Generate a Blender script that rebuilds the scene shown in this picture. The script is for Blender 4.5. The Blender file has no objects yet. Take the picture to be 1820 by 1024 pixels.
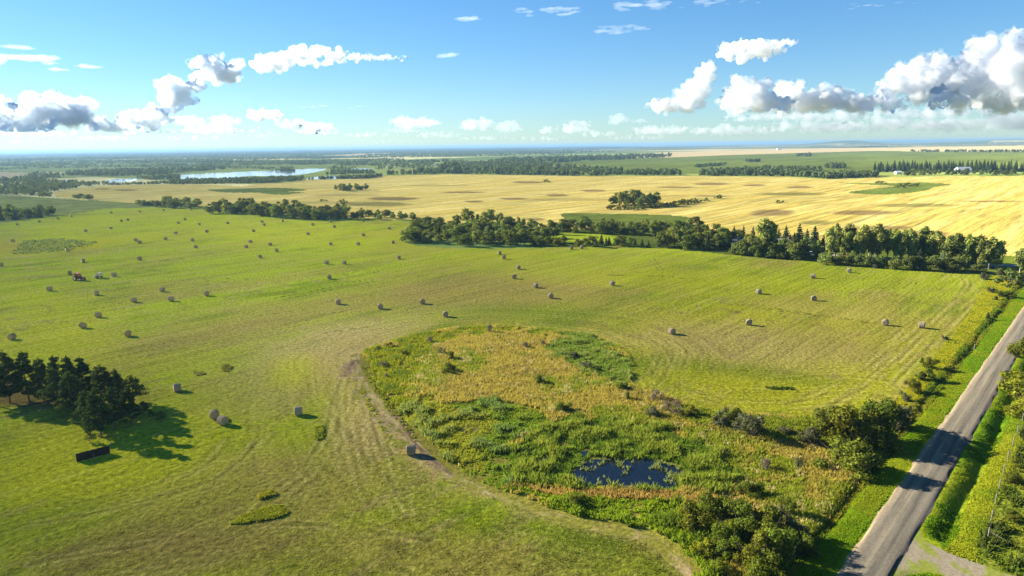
import bpy, bmesh, math, random
import numpy as np
from mathutils import Vector, Matrix

sc = bpy.context.scene
def link(o):
    sc.collection.objects.link(o); return o

# ------------------------------------------------------------------ camera
CAM_H, PITCH, ROLL, LENS = 45.0, 11.75, -0.72, 24.0
cam = bpy.data.cameras.new('camera'); cam.lens = LENS; cam.sensor_width = 36
cam.clip_start = 0.5; cam.clip_end = 400000
cam_ob = link(bpy.data.objects.new('camera', cam)); sc.camera = cam_ob
ROT = Matrix.Rotation(math.radians(90-PITCH), 3, 'X') @ Matrix.Rotation(math.radians(ROLL), 3, 'Z')
cam_ob.matrix_world = Matrix.Translation((0, 0, CAM_H)) @ ROT.to_4x4()

# ------------------------------------------------------------------ sky and sun
SUN_EL, SUN_AZ = 23.0, -65.0
world = bpy.data.worlds.new('World'); sc.world = world; world.use_nodes = True
wn = world.node_tree; bg = wn.nodes['Background']
sky = wn.nodes.new('ShaderNodeTexSky'); sky.sky_type = 'NISHITA'; sky.sun_disc = False
sky.sun_elevation = math.radians(SUN_EL); sky.sun_rotation = math.radians(SUN_AZ)
sky.altitude = 600; sky.air_density = 1.0; sky.dust_density = 0.1; sky.ozone_density = 3.0
hs = wn.nodes.new('ShaderNodeHueSaturation'); hs.inputs['Saturation'].default_value = 1.3
cool = wn.nodes.new('ShaderNodeVectorMath'); cool.operation = 'MULTIPLY'; cool.inputs[1].default_value = (.73, .95, 1.13)
gam = wn.nodes.new('ShaderNodeGamma'); gam.inputs[1].default_value = .8
wn.links.new(sky.outputs[0], gam.inputs[0]); wn.links.new(gam.outputs[0], hs.inputs['Color']); wn.links.new(hs.outputs[0], cool.inputs[0]); wn.links.new(cool.outputs[0], bg.inputs[0])
bg.inputs[1].default_value = 0.05
sun = bpy.data.lights.new('sun', 'SUN'); sun.energy = 5.0; sun.angle = math.radians(0.53); sun.color = (1.0, 0.92, 0.78)
sun_ob = link(bpy.data.objects.new('sun', sun))
_a, _e = math.radians(SUN_AZ), math.radians(SUN_EL)
sun_ob.rotation_euler = Vector((math.sin(_a)*math.cos(_e), math.cos(_a)*math.cos(_e), math.sin(_e))).to_track_quat('Z', 'Y').to_euler()
vs = sc.view_settings; vs.view_transform = 'Standard'; vs.look = 'None'; vs.gamma = 1.0; vs.exposure = 2.05
sc.cycles.use_denoising = True
sc.cycles.volume_bounces = 28; sc.cycles.max_bounces = 30; sc.cycles.diffuse_bounces = 3
sc.cycles.transparent_max_bounces = 8

# ------------------------------------------------------------------ pixels of the 1820 x 1024 survey photo to places on the land
FPX = LENS/36*1820
RM = np.array(ROT)
def fr(x): return x-np.floor(x)
def vnoise(x, y, seed=0.0):
    x = np.asarray(x, float); y = np.asarray(y, float)
    ix, iy = np.floor(x), np.floor(y); fx, fy = x-ix, y-iy
    fx = fx*fx*(3-2*fx); fy = fy*fy*(3-2*fy)
    def h(a, b): return fr(np.sin(np.fmod(a*127.1+b*311.7+seed*74.7, 6283.1853))*43758.5453)
    return (h(ix, iy)*(1-fx)+h(ix+1, iy)*fx)*(1-fy)+(h(ix, iy+1)*(1-fx)+h(ix+1, iy+1)*fx)*fy
def fbm(x, y, seed=0.0, octs=4):
    s = 0; a = .5; t = 0
    for i in range(octs):
        s = s+a*vnoise(x*2**i+13.7*i, y*2**i-7.3*i, seed+i); t += a; a *= .5
    return s/t
def sm(x, a, b):
    t = np.clip((x-a)/(b-a), 0, 1); return t*t*(3-2*t)

# the road runs along ROAD_D; s is the distance to the right of its left edge
ROAD_0 = np.array([33.5, 64.5]); ROAD_D = np.array([109.3, 120.7]); ROAD_D = ROAD_D/np.linalg.norm(ROAD_D)
ROAD_N = np.array([ROAD_D[1], -ROAD_D[0]]); ROAD_W = 5.0
def road_s(x, y): return (x-ROAD_0[0])*ROAD_N[0]+(y-ROAD_0[1])*ROAD_N[1]
def road_t(x, y): return (x-ROAD_0[0])*ROAD_D[0]+(y-ROAD_0[1])*ROAD_D[1]
def DRIVE_GAP(t): return sm(np.abs(t-DRIVE_T), 3.6, 6.0)      # a culvert carries the driveway over the ditch
DRIVE_T = 10.5
def terrain(x, y):
    x = np.asarray(x, float); y = np.asarray(y, float)
    r = np.hypot(x, y); s = road_s(x, y)
    h = .5*(fbm(x/40, y/40, 3)-.5)*sm(r, 60, 150)*(1-sm(r, 900, 1100))
    h = h+6.0*(fbm(x/230+7, y/230, 5, 3)-.5)*sm(r, 330, 650)*(1-sm(r, 900, 1080))
    fl = np.where(r < 600, sm(np.abs(s-2.6), 10, 45), 1)
    h = h*fl
    near = 1-sm(r, 300, 420)
    wob = (vnoise(road_t(x, y)/9, s*0, 8)-.5)*.8
    h = h-near*(.5*np.exp(-((s+3.9+wob)/.8)**2)+0.85*np.exp(-((s-7.4+wob*.4)/1.3)**2)*DRIVE_GAP(road_t(x, y)))
    h = h-.45*np.exp(-(((x-13)/26)**2+((y-90)/14)**2)**2)          # the slough hollow
    az = np.degrees(np.arctan2(x, y))
    h = h+60*np.exp(-((az-25.8)/2.3)**2)*sm(r, 8500, 11000)+48*np.exp(-((az-36)/4)**2)*sm(r, 9500, 12000)
    h = h+9*(fbm(x/1700, y/1700, 6, 3)-.5)*sm(r, 2500, 6000)
    return h
def P(px, py):
    px = np.atleast_1d(np.asarray(px, float)); py = np.atleast_1d(np.asarray(py, float))
    d = np.stack([(px-910)/FPX, -(py-512)/FPX, -np.ones_like(px)], -1) @ RM.T
    dz = np.minimum(d[:, 2], -1e-4); z = np.zeros_like(px)
    for _ in range(25):
        t = (z-CAM_H)/dz; x, y = d[:, 0]*t, d[:, 1]*t
        z = .5*z+.5*terrain(x, y)
    return np.stack([x, y, z], -1)
def px_of(x, y, z):
    q = np.stack([x, y, z-CAM_H], -1) @ RM
    w = np.where(q[..., 2] < -1e-3, -q[..., 2], 1e-3)
    return 910+FPX*q[..., 0]/w, 512-FPX*q[..., 1]/w
def m_per_px(px, py):
    p = P(px, py)[0]; return math.sqrt(p[0]**2+p[1]**2+(CAM_H-p[2])**2)/FPX
def inside(poly, x, y):
    poly = np.asarray(poly, float); res = np.zeros(np.shape(x), bool); n = len(poly)
    x0, y0 = poly.min(0); x1, y1 = poly.max(0)
    bb = (x >= x0) & (x <= x1) & (y >= y0) & (y <= y1)
    xx, yy = x[bb], y[bb]; r = np.zeros(xx.shape, bool)
    for i in range(n):
        (ax, ay), (bx, by) = poly[i], poly[(i+1) % n]
        if ay == by: continue
        c = ((ay > yy) != (by > yy)) & (xx < (bx-ax)*(yy-ay)/(by-ay)+ax); r ^= c
    res[bb] = r; return res
def dist_line(pts, x, y, closed=False):
    pts = np.asarray(pts, float); d = np.full(np.shape(x), 1e18); n = len(pts)
    for i in range(n if closed else n-1):
        a, b = pts[i], pts[(i+1) % n]; ab = b-a; L = ab@ab
        t = np.clip(((x-a[0])*ab[0]+(y-a[1])*ab[1])/L, 0, 1)
        d = np.minimum(d, (x-a[0]-t*ab[0])**2+(y-a[1]-t*ab[1])**2)
    return np.sqrt(d)
def smooth_poly(pts, n=6, closed=True):
    pts = np.asarray(pts, float); out = []; N = len(pts)
    for i in range(N if closed else N-1):
        p0 = pts[(i-1) % N] if closed or i > 0 else pts[i]; p1 = pts[i]; p2 = pts[(i+1) % N]
        p3 = pts[(i+2) % N] if closed or i+2 < N else p2
        for k in range(n):
            t = k/n
            out.append(.5*((2*p1)+(p2-p0)*t+(2*p0-5*p1+4*p2-p3)*t*t+(3*p1-p0-3*p2+p3)*t**3))
    if not closed: out.append(pts[-1])
    return np.array(out)

# ------------------------------------------------------------------ mesh and object helpers
def np_mesh(name, verts, faces, mat=None, smooth=False):
    verts = np.asarray(verts, np.float32); faces = np.asarray(faces, np.int32); k = faces.shape[1]
    me = bpy.data.meshes.new(name)
    me.vertices.add(len(verts)); me.vertices.foreach_set('co', verts.ravel())
    me.loops.add(faces.size); me.loops.foreach_set('vertex_index', faces.ravel())
    me.polygons.add(len(faces)); me.polygons.foreach_set('loop_start', np.arange(0, faces.size, k, dtype=np.int32))
    if smooth: me.polygons.foreach_set('use_smooth', np.ones(len(faces), bool))
    me.update(calc_edges=True)
    if mat: me.materials.append(mat)
    return me
def vattr(me, name, data, typ='FLOAT'):
    a = me.attributes.new(name, typ, 'POINT'); data = np.asarray(data, np.float32)
    if typ == 'FLOAT': a.data.foreach_set('value', data.ravel())
    else:
        if data.shape[1] == 3: data = np.concatenate([data, np.ones((len(data), 1), np.float32)], 1)
        a.data.foreach_set('color', data.ravel())
def obj(name, me, parent=None):
    o = link(bpy.data.objects.new(name, me))
    if parent: o.parent = parent
    return o
def bm_obj(name, bm, mat, parent=None, smooth=False):
    me = bpy.data.meshes.new(name); bm.normal_update(); bm.to_mesh(me); bm.free()
    if smooth: me.polygons.foreach_set('use_smooth', np.ones(len(me.polygons), bool))
    if mat: me.materials.append(mat)
    return obj(name, me, parent)
def tag(o, label, cat, group=None):
    o['label'] = label; o['category'] = cat
    if group: o['group'] = group
    return o
def kind(o, k): o['kind'] = k; return o
def empty(name, loc=(0, 0, 0), rz=0.0, s=1.0):
    o = link(bpy.data.objects.new(name, None)); o.location = loc; o.rotation_euler = (0, 0, rz)
    o.scale = (s, s, s) if not hasattr(s, '__len__') else s
    o.empty_display_size = .3; return o
def dup(root, loc, rz=0.0, s=1.0):
    r = root.copy(); link(r); r.location = loc; r.rotation_euler = (0, 0, rz)
    r.scale = (s, s, s) if not hasattr(s, '__len__') else s
    for ch in list(root.children):
        c = ch.copy(); link(c); c.parent = r
        for g in ch.children:
            d = g.copy(); link(d); d.parent = c
    return r
def box(bm, c, s, rz=0.0, bevel=0.0):
    m = Matrix.Translation(c) @ Matrix.Rotation(rz, 4, 'Z') @ Matrix.Diagonal((s[0], s[1], s[2], 1))
    r = bmesh.ops.create_cube(bm, size=1, matrix=m)
    if bevel:
        ed = list({e for v in r['verts'] for e in v.link_edges})
        bmesh.ops.bevel(bm, geom=ed, offset=bevel, segments=2, affect='EDGES')
def tube(bm, a, b, r0, r1, n=7):
    a, b = Vector(a), Vector(b); d = b-a
    m = Matrix.Translation((a+b)/2) @ d.to_track_quat('Z', 'Y').to_matrix().to_4x4()
    bmesh.ops.create_cone(bm, cap_ends=True, segments=n, radius1=r0, radius2=r1, depth=d.length, matrix=m)

# ------------------------------------------------------------------ materials
def new_mat(name):
    m = bpy.data.materials.new(name); m.use_nodes = True; nt = m.node_tree; nt.nodes.clear()
    out = nt.nodes.new('ShaderNodeOutputMaterial')
    return m, nt, out
def N(nt, typ, **kw):
    n = nt.nodes.new(typ)
    for k, v in kw.items():
        if k in n.inputs: n.inputs[k].default_value = v
        else: setattr(n, k, v)
    return n
def math_n(nt, op, a, b=None):
    n = nt.nodes.new('ShaderNodeMath'); n.operation = op
    for i, v in enumerate((a, b)):
        if v is None: continue
        if hasattr(v, 'links') or hasattr(v, 'is_linked'): nt.links.new(v, n.inputs[i])
        else: n.inputs[i].default_value = v
    return n.outputs[0]
def attr_n(nt, name): return N(nt, 'ShaderNodeAttribute', attribute_name=name)
def scale_col(nt, col, fac):
    n = nt.nodes.new('ShaderNodeVectorMath'); n.operation = 'SCALE'
    nt.links.new(col, n.inputs[0]); nt.links.new(fac, n.inputs['Scale']); return n.outputs[0]

def ground_mat(name, s_noise=.35, f_noise=.9, s_row=.35, f_row=.9, bump=.25, row_bump=.3, row_long=.03, straw=0.0, straw_col=(.3, .24, .1, 1), two=False):
    """tint (colour of what grows there, some light and shade painted in) broken up by grass-scale noise and by rows along the mowing coordinate u"""
    m, nt, out = new_mat(name); L = nt.links.new
    geo = N(nt, 'ShaderNodeNewGeometry'); tint = attr_n(nt, 'tint'); u = attr_n(nt, 'u')
    n1 = N(nt, 'ShaderNodeTexNoise', Scale=f_noise, Detail=5.0, Roughness=.68); L(geo.outputs['Position'], n1.inputs['Vector'])
    sep = N(nt, 'ShaderNodeSeparateXYZ'); L(geo.outputs['Position'], sep.inputs[0])
    rows = []
    for nm_ in (('u', 'd') if two else ('u',)):
        ua = u if nm_ == 'u' else attr_n(nt, 'd')
        cmb = N(nt, 'ShaderNodeCombineXYZ')
        L(math_n(nt, 'MULTIPLY', ua.outputs['Fac'], f_row), cmb.inputs[0])
        L(math_n(nt, 'MULTIPLY', sep.outputs[0], row_long), cmb.inputs[1]); L(math_n(nt, 'MULTIPLY', sep.outputs[1], row_long), cmb.inputs[2])
        nz = N(nt, 'ShaderNodeTexNoise', Scale=1.0, Detail=3.0, Roughness=.6); L(cmb.outputs[0], nz.inputs['Vector']); rows.append(nz.outputs['Fac'])
    row = rows[0]
    if two:
        mxr = N(nt, 'ShaderNodeMix', data_type='FLOAT'); L(attr_n(nt, 'w').outputs['Fac'], mxr.inputs['Factor']); L(rows[0], mxr.inputs['A']); L(rows[1], mxr.inputs['B']); row = mxr.outputs['Result']
    a = math_n(nt, 'MULTIPLY', math_n(nt, 'SUBTRACT', n1.outputs['Fac'], .5), 2*s_noise*2)
    b = math_n(nt, 'MULTIPLY', math_n(nt, 'SUBTRACT', row, .5), 2*s_row*2)
    f = math_n(nt, 'MAXIMUM', math_n(nt, 'ADD', math_n(nt, 'ADD', a, b), 1.0), .15)
    col = scale_col(nt, tint.outputs['Color'], f)
    if straw > 0:      # dry stalks lying about
        n3 = N(nt, 'ShaderNodeTexNoise', Scale=f_noise*2.3, Detail=4.0, Roughness=.7); L(geo.outputs['Position'], n3.inputs['Vector'])
        rmp = N(nt, 'ShaderNodeMapRange'); rmp.inputs['From Min'].default_value = .5; rmp.inputs['From Max'].default_value = .72; rmp.inputs['To Max'].default_value = straw
        L(math_n(nt, 'ADD', math_n(nt, 'MULTIPLY', n3.outputs['Fac'], .6), math_n(nt, 'MULTIPLY', row, .4)), rmp.inputs['Value'])
        mx = N(nt, 'ShaderNodeMix', data_type='RGBA'); L(rmp.outputs[0], mx.inputs['Factor']); L(col, mx.inputs['A']); mx.inputs['B'].default_value = straw_col
        col = mx.outputs['Result']
    hgt = math_n(nt, 'ADD', math_n(nt, 'MULTIPLY', n1.outputs['Fac'], bump), math_n(nt, 'MULTIPLY', row, row_bump))
    bp = N(nt, 'ShaderNodeBump', Strength=1.0, Distance=1.0); L(hgt, bp.inputs['Height'])
    df = N(nt, 'ShaderNodeBsdfDiffuse', Roughness=.9); L(col, df.inputs['Color']); L(bp.outputs[0], df.inputs['Normal'])
    L(df.outputs[0], out.inputs['Surface']); return m

def leaf_mat(name, col, var=.35, hue=.03, trans=.35, objvar=.3):
    """leaves: each carries its own random brightness ('v'), each plant its own tone"""
    m, nt, out = new_mat(name); L = nt.links.new
    v = attr_n(nt, 'v'); oi = N(nt, 'ShaderNodeObjectInfo')
    h = N(nt, 'ShaderNodeHueSaturation'); h.inputs['Color'].default_value = (*col, 1)
    L(math_n(nt, 'ADD', math_n(nt, 'MULTIPLY', math_n(nt, 'SUBTRACT', oi.outputs['Random'], .5), hue*2), .5), h.inputs['Hue'])
    val = math_n(nt, 'ADD', math_n(nt, 'MULTIPLY', math_n(nt, 'SUBTRACT', v.outputs['Fac'], .5), 2*var), 1.0)
    ov = math_n(nt, 'ADD', math_n(nt, 'MULTIPLY', math_n(nt, 'SUBTRACT', fr_n(nt, oi.outputs['Random']), .5), 2*objvar), 1.0)
    L(math_n(nt, 'MULTIPLY', val, ov), h.inputs['Value'])
    d = N(nt, 'ShaderNodeBsdfDiffuse'); t = N(nt, 'ShaderNodeBsdfTranslucent'); mx = N(nt, 'ShaderNodeMixShader', Fac=trans)
    L(h.outputs[0], d.inputs['Color'])
    h2 = N(nt, 'ShaderNodeMix', data_type='RGBA', blend_type='MULTIPLY', Factor=1.0); L(h.outputs[0], h2.inputs['A']); h2.inputs['B'].default_value = (1.5, 1.35, .35, 1)
    L(h2.outputs['Result'], t.inputs['Color'])
    L(d.outputs[0], mx.inputs[1]); L(t.outputs[0], mx.inputs[2]); L(mx.outputs[0], out.inputs['Surface']); return m
def fr_n(nt, x): return math_n(nt, 'FRACT', math_n(nt, 'MULTIPLY', x, 17.31))
def tuft_mat(name, trans=.4):
    m, nt, out = new_mat(name); L = nt.links.new; t0 = attr_n(nt, 'tint')
    d = N(nt, 'ShaderNodeBsdfDiffuse'); t = N(nt, 'ShaderNodeBsdfTranslucent'); mx = N(nt, 'ShaderNodeMixShader', Fac=trans)
    L(t0.outputs['Color'], d.inputs['Color']); L(t0.outputs['Color'], t.inputs['Color'])
    L(d.outputs[0], mx.inputs[1]); L(t.outputs[0], mx.inputs[2]); L(mx.outputs[0], out.inputs['Surface']); return m
def plain(name, col, rough=.7, var=.25, scale=3.0, bump=0.0, metal=0.0, spec=.3, stretch=(1, 1, 1)):
    m, nt, out = new_mat(name); L = nt.links.new
    p = N(nt, 'ShaderNodeBsdfPrincipled', Roughness=rough, Metallic=metal); p.inputs['Specular IOR Level'].default_value = spec
    tc = N(nt, 'ShaderNodeTexCoord'); mp = N(nt, 'ShaderNodeMapping'); mp.inputs['Scale'].default_value = stretch
    L(tc.outputs['Object'], mp.inputs[0])
    n = N(nt, 'ShaderNodeTexNoise', Scale=scale, Detail=5.0, Roughness=.65); L(mp.outputs[0], n.inputs['Vector'])
    rgb = N(nt, 'ShaderNodeRGB'); rgb.outputs[0].default_value = (*col, 1)
    f = math_n(nt, 'ADD', math_n(nt, 'MULTIPLY', math_n(nt, 'SUBTRACT', n.outputs['Fac'], .5), 4*var), 1.0)
    L(scale_col(nt, rgb.outputs[0], f), p.inputs['Base Color'])
    if bump:
        bp = N(nt, 'ShaderNodeBump', Strength=.7, Distance=bump); L(n.outputs['Fac'], bp.inputs['Height']); L(bp.outputs[0], p.inputs['Normal'])
    L(p.outputs[0], out.inputs['Surface']); return m
def water_mat(name, col, rough=.04, bump=.02, scale=2.0):
    m, nt, out = new_mat(name); L = nt.links.new
    p = N(nt, 'ShaderNodeBsdfPrincipled', Roughness=rough); p.inputs['Base Color'].default_value = (*col, 1); p.inputs['IOR'].default_value = 1.33
    geo = N(nt, 'ShaderNodeNewGeometry'); n = N(nt, 'ShaderNodeTexNoise', Scale=scale, Detail=3.0); L(geo.outputs['Position'], n.inputs['Vector'])
    bp = N(nt, 'ShaderNodeBump', Strength=.5, Distance=bump); L(n.outputs['Fac'], bp.inputs['Height']); L(bp.outputs[0], p.inputs['Normal'])
    L(p.outputs[0], out.inputs['Surface']); return m

# ================================================================== THE LAND: one sheet, cut along the field edges
HAY = [(-900, 470), (-300, 425), (0, 397), (60, 388), (140, 378), (185, 371.5), (260, 369), (350, 369), (430, 379), (520, 390), (620, 392),
       (650, 388), (735, 394), (765, 397), (735, 410), (718, 430), (740, 437), (800, 441), (900, 442), (1000, 440), (1100, 437), (1200, 443), (1300, 453), (1420, 463),
       (1560, 474), (1680, 482), (1742, 488), (1758, 500), (1748, 512), (1722, 560), (1672, 620), (1612, 690), (1590, 716), (1570, 738),
       (1480, 900), (1240, 1040), (1300, 1500), (-900, 1500)]
SLOUGH = smooth_poly([(641, 632), (690, 609), (760, 591), (860, 579), (960, 584), (1050, 596), (1104, 620), (1122, 645), (1119, 668), (1128, 686),
          (1180, 702), (1260, 731), (1340, 737), (1440, 743), (1560, 737), (1650, 770), (1560, 900), (1440, 1060), (1260, 1060), (1228, 1012), (1192, 976), (1150, 946),
          (1060, 931), (960, 904), (870, 871), (800, 836), (745, 786), (700, 731), (660, 690)], 5)
SLOUGH_RIM = [(700, 731), (660, 690), (641, 632), (690, 609), (760, 591), (860, 579), (960, 584), (1050, 596), (1104, 620), (1122, 645), (1119, 668), (1128, 686), (1180, 702), (1260, 731), (1340, 737), (1440, 743), (1560, 737)]
SLOUGH_LOW = [(1228, 1012), (1192, 976), (1150, 946), (1060, 931), (960, 904), (870, 871), (800, 836), (745, 786), (700, 731), (660, 690), (641, 632)]
POND = smooth_poly([(1012, 850), (1030, 826), (1062, 815), (1100, 818), (1140, 815), (1175, 822), (1205, 832), (1212, 852), (1196, 866), (1150, 868), (1090, 866), (1040, 864)], 5)
PONDS = [POND, smooth_poly([(948, 822), (962, 813), (980, 812), (984, 820), (966, 828)], 4), smooth_poly([(1024, 808), (1040, 800), (1052, 804), (1040, 812)], 4)]
WHEAT = [(95, 342), (150, 333), (210, 329), (350, 328), (430, 331), (460, 327), (520, 324), (550, 318), (640, 315.5), (700, 312), (800, 310), (960, 312),
         (1060, 313.5), (1200, 312.5), (1400, 314.5), (1470, 319), (1560, 315.5), (1820, 312.5), (2300, 314), (2300, 470), (1900, 458), (1790, 456), (1700, 448), (1560, 440),
         (1400, 428), (1290, 418), (1240, 412), (1100, 405), (1000, 408), (930, 404), (820, 398), (745, 392), (620, 388), (430, 376), (350, 366), (250, 362), (180, 357), (100, 351)]
MEADOW = smooth_poly([(994, 381), (1040, 379), (1110, 380.5), (1180, 382), (1222, 386), (1230, 396), (1215, 403), (1120, 404), (1030, 398)], 4)
GREENS = [smooth_poly([(1505, 342), (1560, 335), (1600, 331), (1690, 327), (1660, 333), (1640, 340), (1570, 346)], 4), smooth_poly([(1490, 325), (1560, 326), (1640, 324.5), (1690, 328), (1640, 332), (1540, 328)], 4),
          smooth_poly([(370, 337), (430, 335), (500, 334), (545, 338), (480, 342), (400, 342)], 4), smooth_poly([(462, 343), (500, 341), (540, 342), (500, 346)], 4)]
RPASTURE = [(975, 291), (1100, 283), (1200, 277.5), (1530, 268.5), (1820, 270), (2300, 268), (2300, 300), (1820, 296), (1560, 300), (1470, 318), (1360, 302), (1300, 311), (1150, 306), (1100, 302)]
STUBBLES = [[(1090, 276), (1200, 270), (1460, 263.5), (1700, 261), (1820, 259), (2300, 256), (2300, 266), (1820, 269.5), (1560, 268), (1300, 275.5), (1190, 280), (1110, 281)],
            [(-200, 318), (-200, 308), (0, 306.5), (40, 306), (60, 311), (30, 315), (0, 315)], [(52, 309), (70, 305.5), (117, 306), (112, 310), (80, 310)],
            [(560, 278), (640, 273), (700, 272), (690, 274), (580, 279.5)]]
LAKES = [smooth_poly([(182, 324), (205, 318), (240, 317), (300, 313.5), (330, 309.5), (420, 305.5), (470, 303), (560, 299.5), (577, 302), (520, 311.5), (440, 313), (390, 317.5), (300, 318.5), (260, 317), (232, 322)], 4),
         smooth_poly([(543, 318), (562, 314), (610, 311.5), (656, 312.5), (648, 317), (560, 318.5)], 4),
         [(262, 293), (300, 291), (400, 290), (404, 291.6), (320, 293)], [(756, 293.5), (780, 290.8), (832, 291.5), (838, 294), (790, 295)], [(36, 290.5), (50, 288), (62, 288.2), (58, 290)],
         [(596, 300.5), (640, 299), (668, 299.6), (640, 301.5)], [(98, 321.5), (115, 319), (128, 319.6), (120, 322)]]
YARD = [(940, 430), (1000, 408), (1100, 405), (1240, 410), (1400, 426), (1560, 438), (1700, 447), (1790, 455), (1900, 457), (1900, 520), (1758, 497), (1742, 488), (1680, 482), (1560, 474), (1420, 463), (1300, 453), (1200, 443), (1100, 437), (1000, 440), (940, 440)]
LANE = [(1425, 452), (1470, 451), (1560, 458.5), (1640, 464), (1700, 467), (1830, 471), (1830, 475), (1700, 470.5), (1640, 467), (1560, 461.5), (1470, 454), (1425, 455)]
STRIP = [(1758, 497), (1748, 512), (1722, 560), (1672, 620), (1612, 690), (1590, 716), (1570, 738), (1560, 770), (1640, 790), (1740, 610), (1830, 510), (1840, 490), (1790, 480)]
PASTURE_L = [(-900, 420), (-300, 380), (0, 346), (60, 350), (130, 354), (255, 364), (350, 368), (185, 371), (140, 378), (60, 388), (0, 397), (-300, 425)]
DRIVE = [(1570, 1040), (1618, 945), (1634, 942), (1640, 960), (1662, 972), (1700, 988), (1760, 1008), (1830, 1032), (2000, 1090), (2000, 1140), (1800, 1070), (1700, 1030), (1650, 1018), (1612, 1022), (1600, 1060)]

# polar grid, as fine as the photograph shows the land
R_ROWS = [4, 12, 24, 36, 46, 53, 58]
r_ = 60.0
while r_ < 60000:
    R_ROWS.append(r_); r_ += min((r_*r_+CAM_H**2)/CAM_H*.00125, .02*r_ if r_ > 1300 else .012*r_)
R_ROWS = np.array(R_ROWS)
A_COLS = np.concatenate([np.linspace(-180, -46, 68)[:-1], np.linspace(-46, -39, 30)[:-1], np.linspace(-39, 39, 1080), np.linspace(39, 46, 30)[1:], np.linspace(46, 180, 68)[1:]])
AA, RR = np.meshgrid(np.radians(A_COLS), R_ROWS)
GX = (RR*np.sin(AA)).ravel(); GY = (RR*np.cos(AA)).ravel(); GZ = terrain(GX, GY)
RAD = RR.ravel()
wob = np.minimum(.012*RAD, 2.0)
JX = GX+(fbm(GX/np.maximum(RAD*.02, 1.5), GY/np.maximum(RAD*.02, 1.5), 21)-.5)*wob; JY = GY+(fbm(GX/np.maximum(RAD*.02, 1.5), GY/np.maximum(RAD*.02, 1.5), 31)-.5)*wob
PX, PY = px_of(GX, GY, GZ); QX, QY = px_of(JX, JY, GZ)
front = np.abs(AA.ravel()) < math.radians(62)
def zone(poly, jitter=True):
    return inside(poly, QX if jitter else PX, QY if jitter else PY) & front
Z_PASTURE, Z_HAY, Z_WHEAT, Z_MARSH, Z_VERGE, Z_SCRUB, Z_DRIVE, Z_YARD, Z_WILD, Z_STUB, Z_GREEN, Z_TRACK, Z_LANE, Z_MEADOW, Z_PASTL = range(15)
Z_WATER = 20
S = road_s(GX, GY); T = road_t(GX, GY)
zid = np.full(GX.shape, Z_PASTURE)
near = (RAD < 900)
zid[zone(RPASTURE)] = Z_GREEN
for p in STUBBLES: zid[zone(p)] = Z_STUB
zid[zone(PASTURE_L)] = Z_PASTL
zid[zone(WHEAT)] = Z_WHEAT
zid[zone(HAY) | ((RAD < 120) & (S < -4) & ~front)] = Z_HAY
zid[(RAD < 70) & (S < -8)] = Z_HAY
zid[zone(YARD)] = Z_YARD
zid[zone(MEADOW)] = Z_MEADOW
for p in GREENS: zid[zone(p)] = Z_MEADOW
zid[zone(STRIP)] = Z_WILD
zid[zone(SLOUGH) & (RAD > 55)] = Z_MARSH
jit = (fbm(T/5, S*0+2, 44)-.5)*2.2
roadz = (RAD < 420) & (T > -80)
zid[roadz & (S+jit*.5 > -3.4) & (S < 2)] = Z_VERGE
zid[roadz & (S >= 2) & (S+jit*.5 < 10.4) & (T < 260)] = Z_VERGE
zid[roadz & (S+jit*.5 >= 10.4) & (S < 90) & (T < 190)] = Z_SCRUB
zid[zone(LANE, False)] = Z_LANE
zid[zone(DRIVE) & (RAD < 110)] = Z_DRIVE
low_w = P(*np.array(SLOUGH_LOW).T)[:, :2]; rim_w = P(*np.array(SLOUGH_RIM).T)[:, :2]
nearm = RAD < 330
d_low = np.full(GX.shape, 1e3); d_low[nearm] = dist_line(low_w, GX[nearm], GY[nearm])
d_rim = np.full(GX.shape, 1e3); d_rim[nearm] = dist_line(np.concatenate([low_w, rim_w[3:]]), GX[nearm], GY[nearm])
track_n = fbm(GX/4, GY/4, 51)
zid[(zid == Z_HAY) & (d_low < .3+2.4*track_n+2.2*sm(track_n, .5, .7)*(PX < 760)) & (PX > 600)] = Z_TRACK
for k, p in enumerate(PONDS+[np.array(q) for q in LAKES]):
    zid[zone(p, k < len(PONDS))] = Z_WATER+k
for k, p in enumerate(PONDS): GZ[zid == Z_WATER+k] = -.42

# ---------------- what grows where: the colour of the cover, some light and shade painted in
def C(*c): return np.array(c, float)
G_LUSH, G_DEEP, G_YEL = C(.245, .290, .013), C(.120, .172, .010), C(.335, .345, .012)
G_DRY, G_TAN, SOIL = C(.235, .185, .045), C(.32, .25, .09), C(.20, .145, .075)
W_GOLD, W_PALE, W_OLIVE = C(.465, .35, .078), C(.55, .435, .13), C(.29, .25, .05)
TINT = np.zeros((len(GX), 3))
def put(mask, col): TINT[mask] = col
def blend(mask_or_w, col, idx=None):
    global TINT
    w = np.clip(mask_or_w, 0, 1)[:, None]; TINT = TINT*(1-w)+col*w
def ell(cx, cy, rx, ry, rot=0.0, soft=.5, nz=.6):
    """a patch on the land round the spot seen at (cx, cy)"""
    c, s_ = math.cos(rot), math.sin(rot); dx, dy = PX-cx, PY-cy
    q = np.sqrt(((dx*c+dy*s_)/rx)**2+((-dx*s_+dy*c)/ry)**2)+(NB-.5)*nz
    return (1-sm(q, 1-soft, 1+soft))*front
UU = S.copy()                                              # rows run along the road
d_eff = d_rim+3*(fbm(GX/30, GY/30, 61)-.5)
WL = (1-sm(d_rim+10*(fbm(GX/12, GY/12, 62)-.5), 16, 30))*((zid == Z_HAY) | (zid == Z_TRACK))
uu, tt = S, T
NA = fbm(uu/9+.2*fbm(GX/60, GY/60, 71)*9, tt/70, 72)          # long patches along the rows
NB = fbm(GX/14, GY/14, 73); NC = fbm(GX/70, GY/70, 74, 3); ND = fbm(uu/3.2, tt/45, 75)
NR = fbm(d_rim/2.2, np.arctan2(GX+5, GY-110)*6, 76)
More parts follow.
